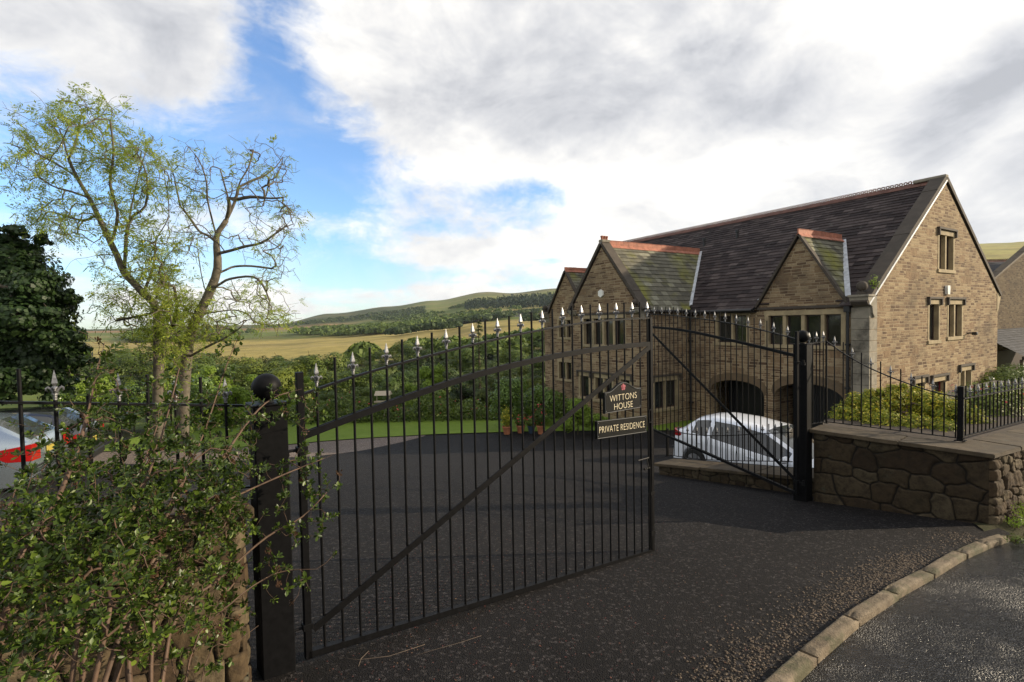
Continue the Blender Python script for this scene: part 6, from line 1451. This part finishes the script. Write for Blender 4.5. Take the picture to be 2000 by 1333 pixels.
# white hatchback in the yard: nearer side runs from rear to front towards the right
R0 = at(1308, 850, 12.9); dcar = Vector((.57, -.82)).normalized(); yaw = math.atan2(dcar.y, dcar.x); nleft = Vector((-dcar.y, dcar.x))     # left side of the car faces right/away
side_p = Vector((R0.x, R0.y)); cpos = side_p+nleft*.87
zf = lambda x, y: Hs(x, y)
cc_ = cpos+dcar*2
w1 = car('white hatchback parked in the yard in front of the garage arches', (cpos.x, cpos.y, -3.70), yaw, 'white_car', st=HATCH, pill=(1.02, 1.75), tl=(0, .26), tlz=(.80, .99))
w1.rotation_euler = (0, R(4.2), yaw)
ESTATE = [(0, .55, .60, .80, .60), (.02, .86, .90, .86, .62), (.10, .98, 1.02, .89, .64), (.62, 1.0, 1.38, .91, .62), (1.0, 1.0, 1.44, .915, .62), (2.0, .98, 1.46, .915, .62), (2.9, .95, 1.40, .91, .60), (3.3, .93, 1.2, .91, .6), (3.75, .92, 1.02, .90, .6), (4.3, .85, .92, .86, .6), (4.7, .62, .72, .74, .5)]
f2 = Vector((-.92, -.39)).normalized(); yaw2 = math.atan2(f2.y, f2.x); n2_ = Vector((-f2.y, f2.x))
s0 = at(60, 900, 9.2); c2 = Vector((s0.x, s0.y))-n2_*.90
car('silver blue estate car, only its rear with red lamp showing at the left edge', (c2.x, c2.y, Hs(c2.x, c2.y)), yaw2, 'silver_car', L=4.7, hw=.915, wheels=(.95, 3.8), wr=.33, st=ESTATE, pill=(1.2, 2.1), cabin=(.55, 3.5), ws=(2.9, 3.75), rg=(.10, .62), tl=(0, .42), tlz=(.64, .96))
s1 = at(152, 860, 12.0); SUV = [(a, b+.10, c_+.17, d, e_) for a, b, c_, d, e_ in ESTATE]
c3 = Vector((s1.x, s1.y))-n2_*.92
car('black estate car parked beyond the silver one, its red lamp visible through the shrub', (c3.x, c3.y, Hs(c3.x, c3.y)), yaw2, 'black_car', L=4.7, hw=.93, wheels=(.95, 3.8), wr=.36, st=SUV, pill=(1.2, 2.1), cabin=(.55, 3.5), ws=(2.9, 3.75), rg=(.10, .62), tl=(0, .42), tlz=(.90, 1.04), sill=.3)
# ------------------------------------------------------------ loose things on the ground
def pebbles(name, label, pts, size, mat, seed, flat_=.6, cat='gravel', off=0.0):
    rng = np.random.RandomState(seed); n = len(pts); P = np.array(pts); s_ = size*rng.uniform(.5, 1.5, n)
    base = np.array([(1, 0, 0), (-1, 0, 0), (0, 1, 0), (0, -1, 0), (0, 0, 1), (0, 0, -1)], float); T = np.array([(0, 2, 4), (2, 1, 4), (1, 3, 4), (3, 0, 4), (2, 0, 5), (1, 2, 5), (3, 1, 5), (0, 3, 5)])
    V = base[None]*rng.uniform(.6, 1.2, (n, 6, 1))*s_[:, None, None]*np.array([1, .75, flat_]); a = rng.uniform(0, 6.28, n); ca_, sa = np.cos(a)[:, None], np.sin(a)[:, None]
    X = V[:, :, 0]*ca_-V[:, :, 1]*sa; Y = V[:, :, 0]*sa+V[:, :, 1]*ca_; V = np.stack([X, Y, V[:, :, 2]], -1)
    z = H(P[:, 0], P[:, 1])+s_*flat_*.35+off; V += np.stack([P[:, 0], P[:, 1], z], -1)[:, None]
    F = (np.arange(n)[:, None, None]*6+T[None]).reshape(-1, 3); o = npobj(name, V.reshape(-1, 3), F, mat); stuff(o, label, cat); return o
rg = np.random.RandomState(303); pts = []
while len(pts) < 3800:
    u = rg.uniform(0, 1); i = int(u*(len(KC)-1)); p = KC[i]; q = KC[min(i+1, len(KC)-1)]; d = (q-p).normalized() if (q-p).length > 0 else Vector((1, 0, 0)); nn = Vector((-d.y, d.x)); o_ = .10+abs(rg.normal())*.15
    if p.y < 2.2 and rg.rand() > .25: continue
    w_ = float(fbm(np.array([p.x*1.1]), np.array([p.y*1.1]), 3, 4)[0]); 
    if rg.rand() > .45+.9*w_: continue
    x, y = p.x+nn.x*o_+rg.normal()*.05, p.y+nn.y*o_+rg.normal()*.05; pts.append((x, y))
pebbles('gravel', 'loose pale gravel washed up along the inside of the kerb', pts, .0085, 'pebble', 1)
pts = [(rg.uniform(-1.4, 5.0), rg.uniform(1.2, 9)) for _ in range(3500)]; pts = [p for p in pts if p[0] < (kx(p[1])-.15 if p[1] < 5.2 else 5.0) and p[0] > -1.35-max(0, p[1]-3.2)*2]
pebbles('grit', 'fine grit and stone chips scattered over the drive', pts, .0035, 'pebble', 2)
N_ = 1800; P = []
while len(P) < N_:
    x, y = rg.uniform(-1.4, 3.2), rg.uniform(1.0, 8)
    if x < kx(y)-.2 and rg.rand() < math.exp(-((x+.6)**2)/2.2-(max(0, y-2.6)/3.2)**2)+.04: P.append((x, y))
P = np.array(P); stuff(leaf_cloud('fallen_leaves', 'litter', np.stack([P[:, 0], P[:, 1], H(P[:, 0], P[:, 1])+.006], -1), rg.normal(size=(len(P), 3))*.25+np.array([0, 0, 1]), .011, None, rg, asp=.7), 'tiny reddish fallen petals and leaf scraps on the drive by the gate', 'leaf litter')
for k, pts_ in enumerate([[(830, 1262), (760, 1285), (700, 1292), (640, 1283)], [(720, 1275), (705, 1290), (700, 1305)], [(940, 1245), (900, 1258), (850, 1272), (790, 1290)]]):
    mb = MB(); P3 = []
    for x, y in pts_:
        d = at(x, y, 1.0); t_ = -1.6/(d.z+.137*d.y); P3.append(d*t_+Vector((0, 0, .008)))
    mb.path(P3, [.004, .004, .003, .002][:len(P3)], 5); o = mb.build('twig', 'twig_dark', None, True); 
    tag(o, ['bent brown twig lying on the drive near the hinge end of the gate', 'short forked twig end lying across the bent twig', 'long thin twig lying on the drive below the gate'][k], 'twig')

# ------------------------------------------------------------ haze over the valley
hz = MB(); hz.box(-4200, 4200, -40, 4300, -60, 330); m_, t_ = newmat('haze')
v_ = t_.n('ShaderNodeVolumePrincipled', {'Color': (.80, .88, 1, 1), 'Density': .00005, 'Anisotropy': .2}); t_.n('ShaderNodeOutputMaterial', {1: v_.outputs[0]})
hzo = hz.build('haze', 'haze'); stuff(hzo, 'thin blue haze hanging over the far fields and hills', 'haze')
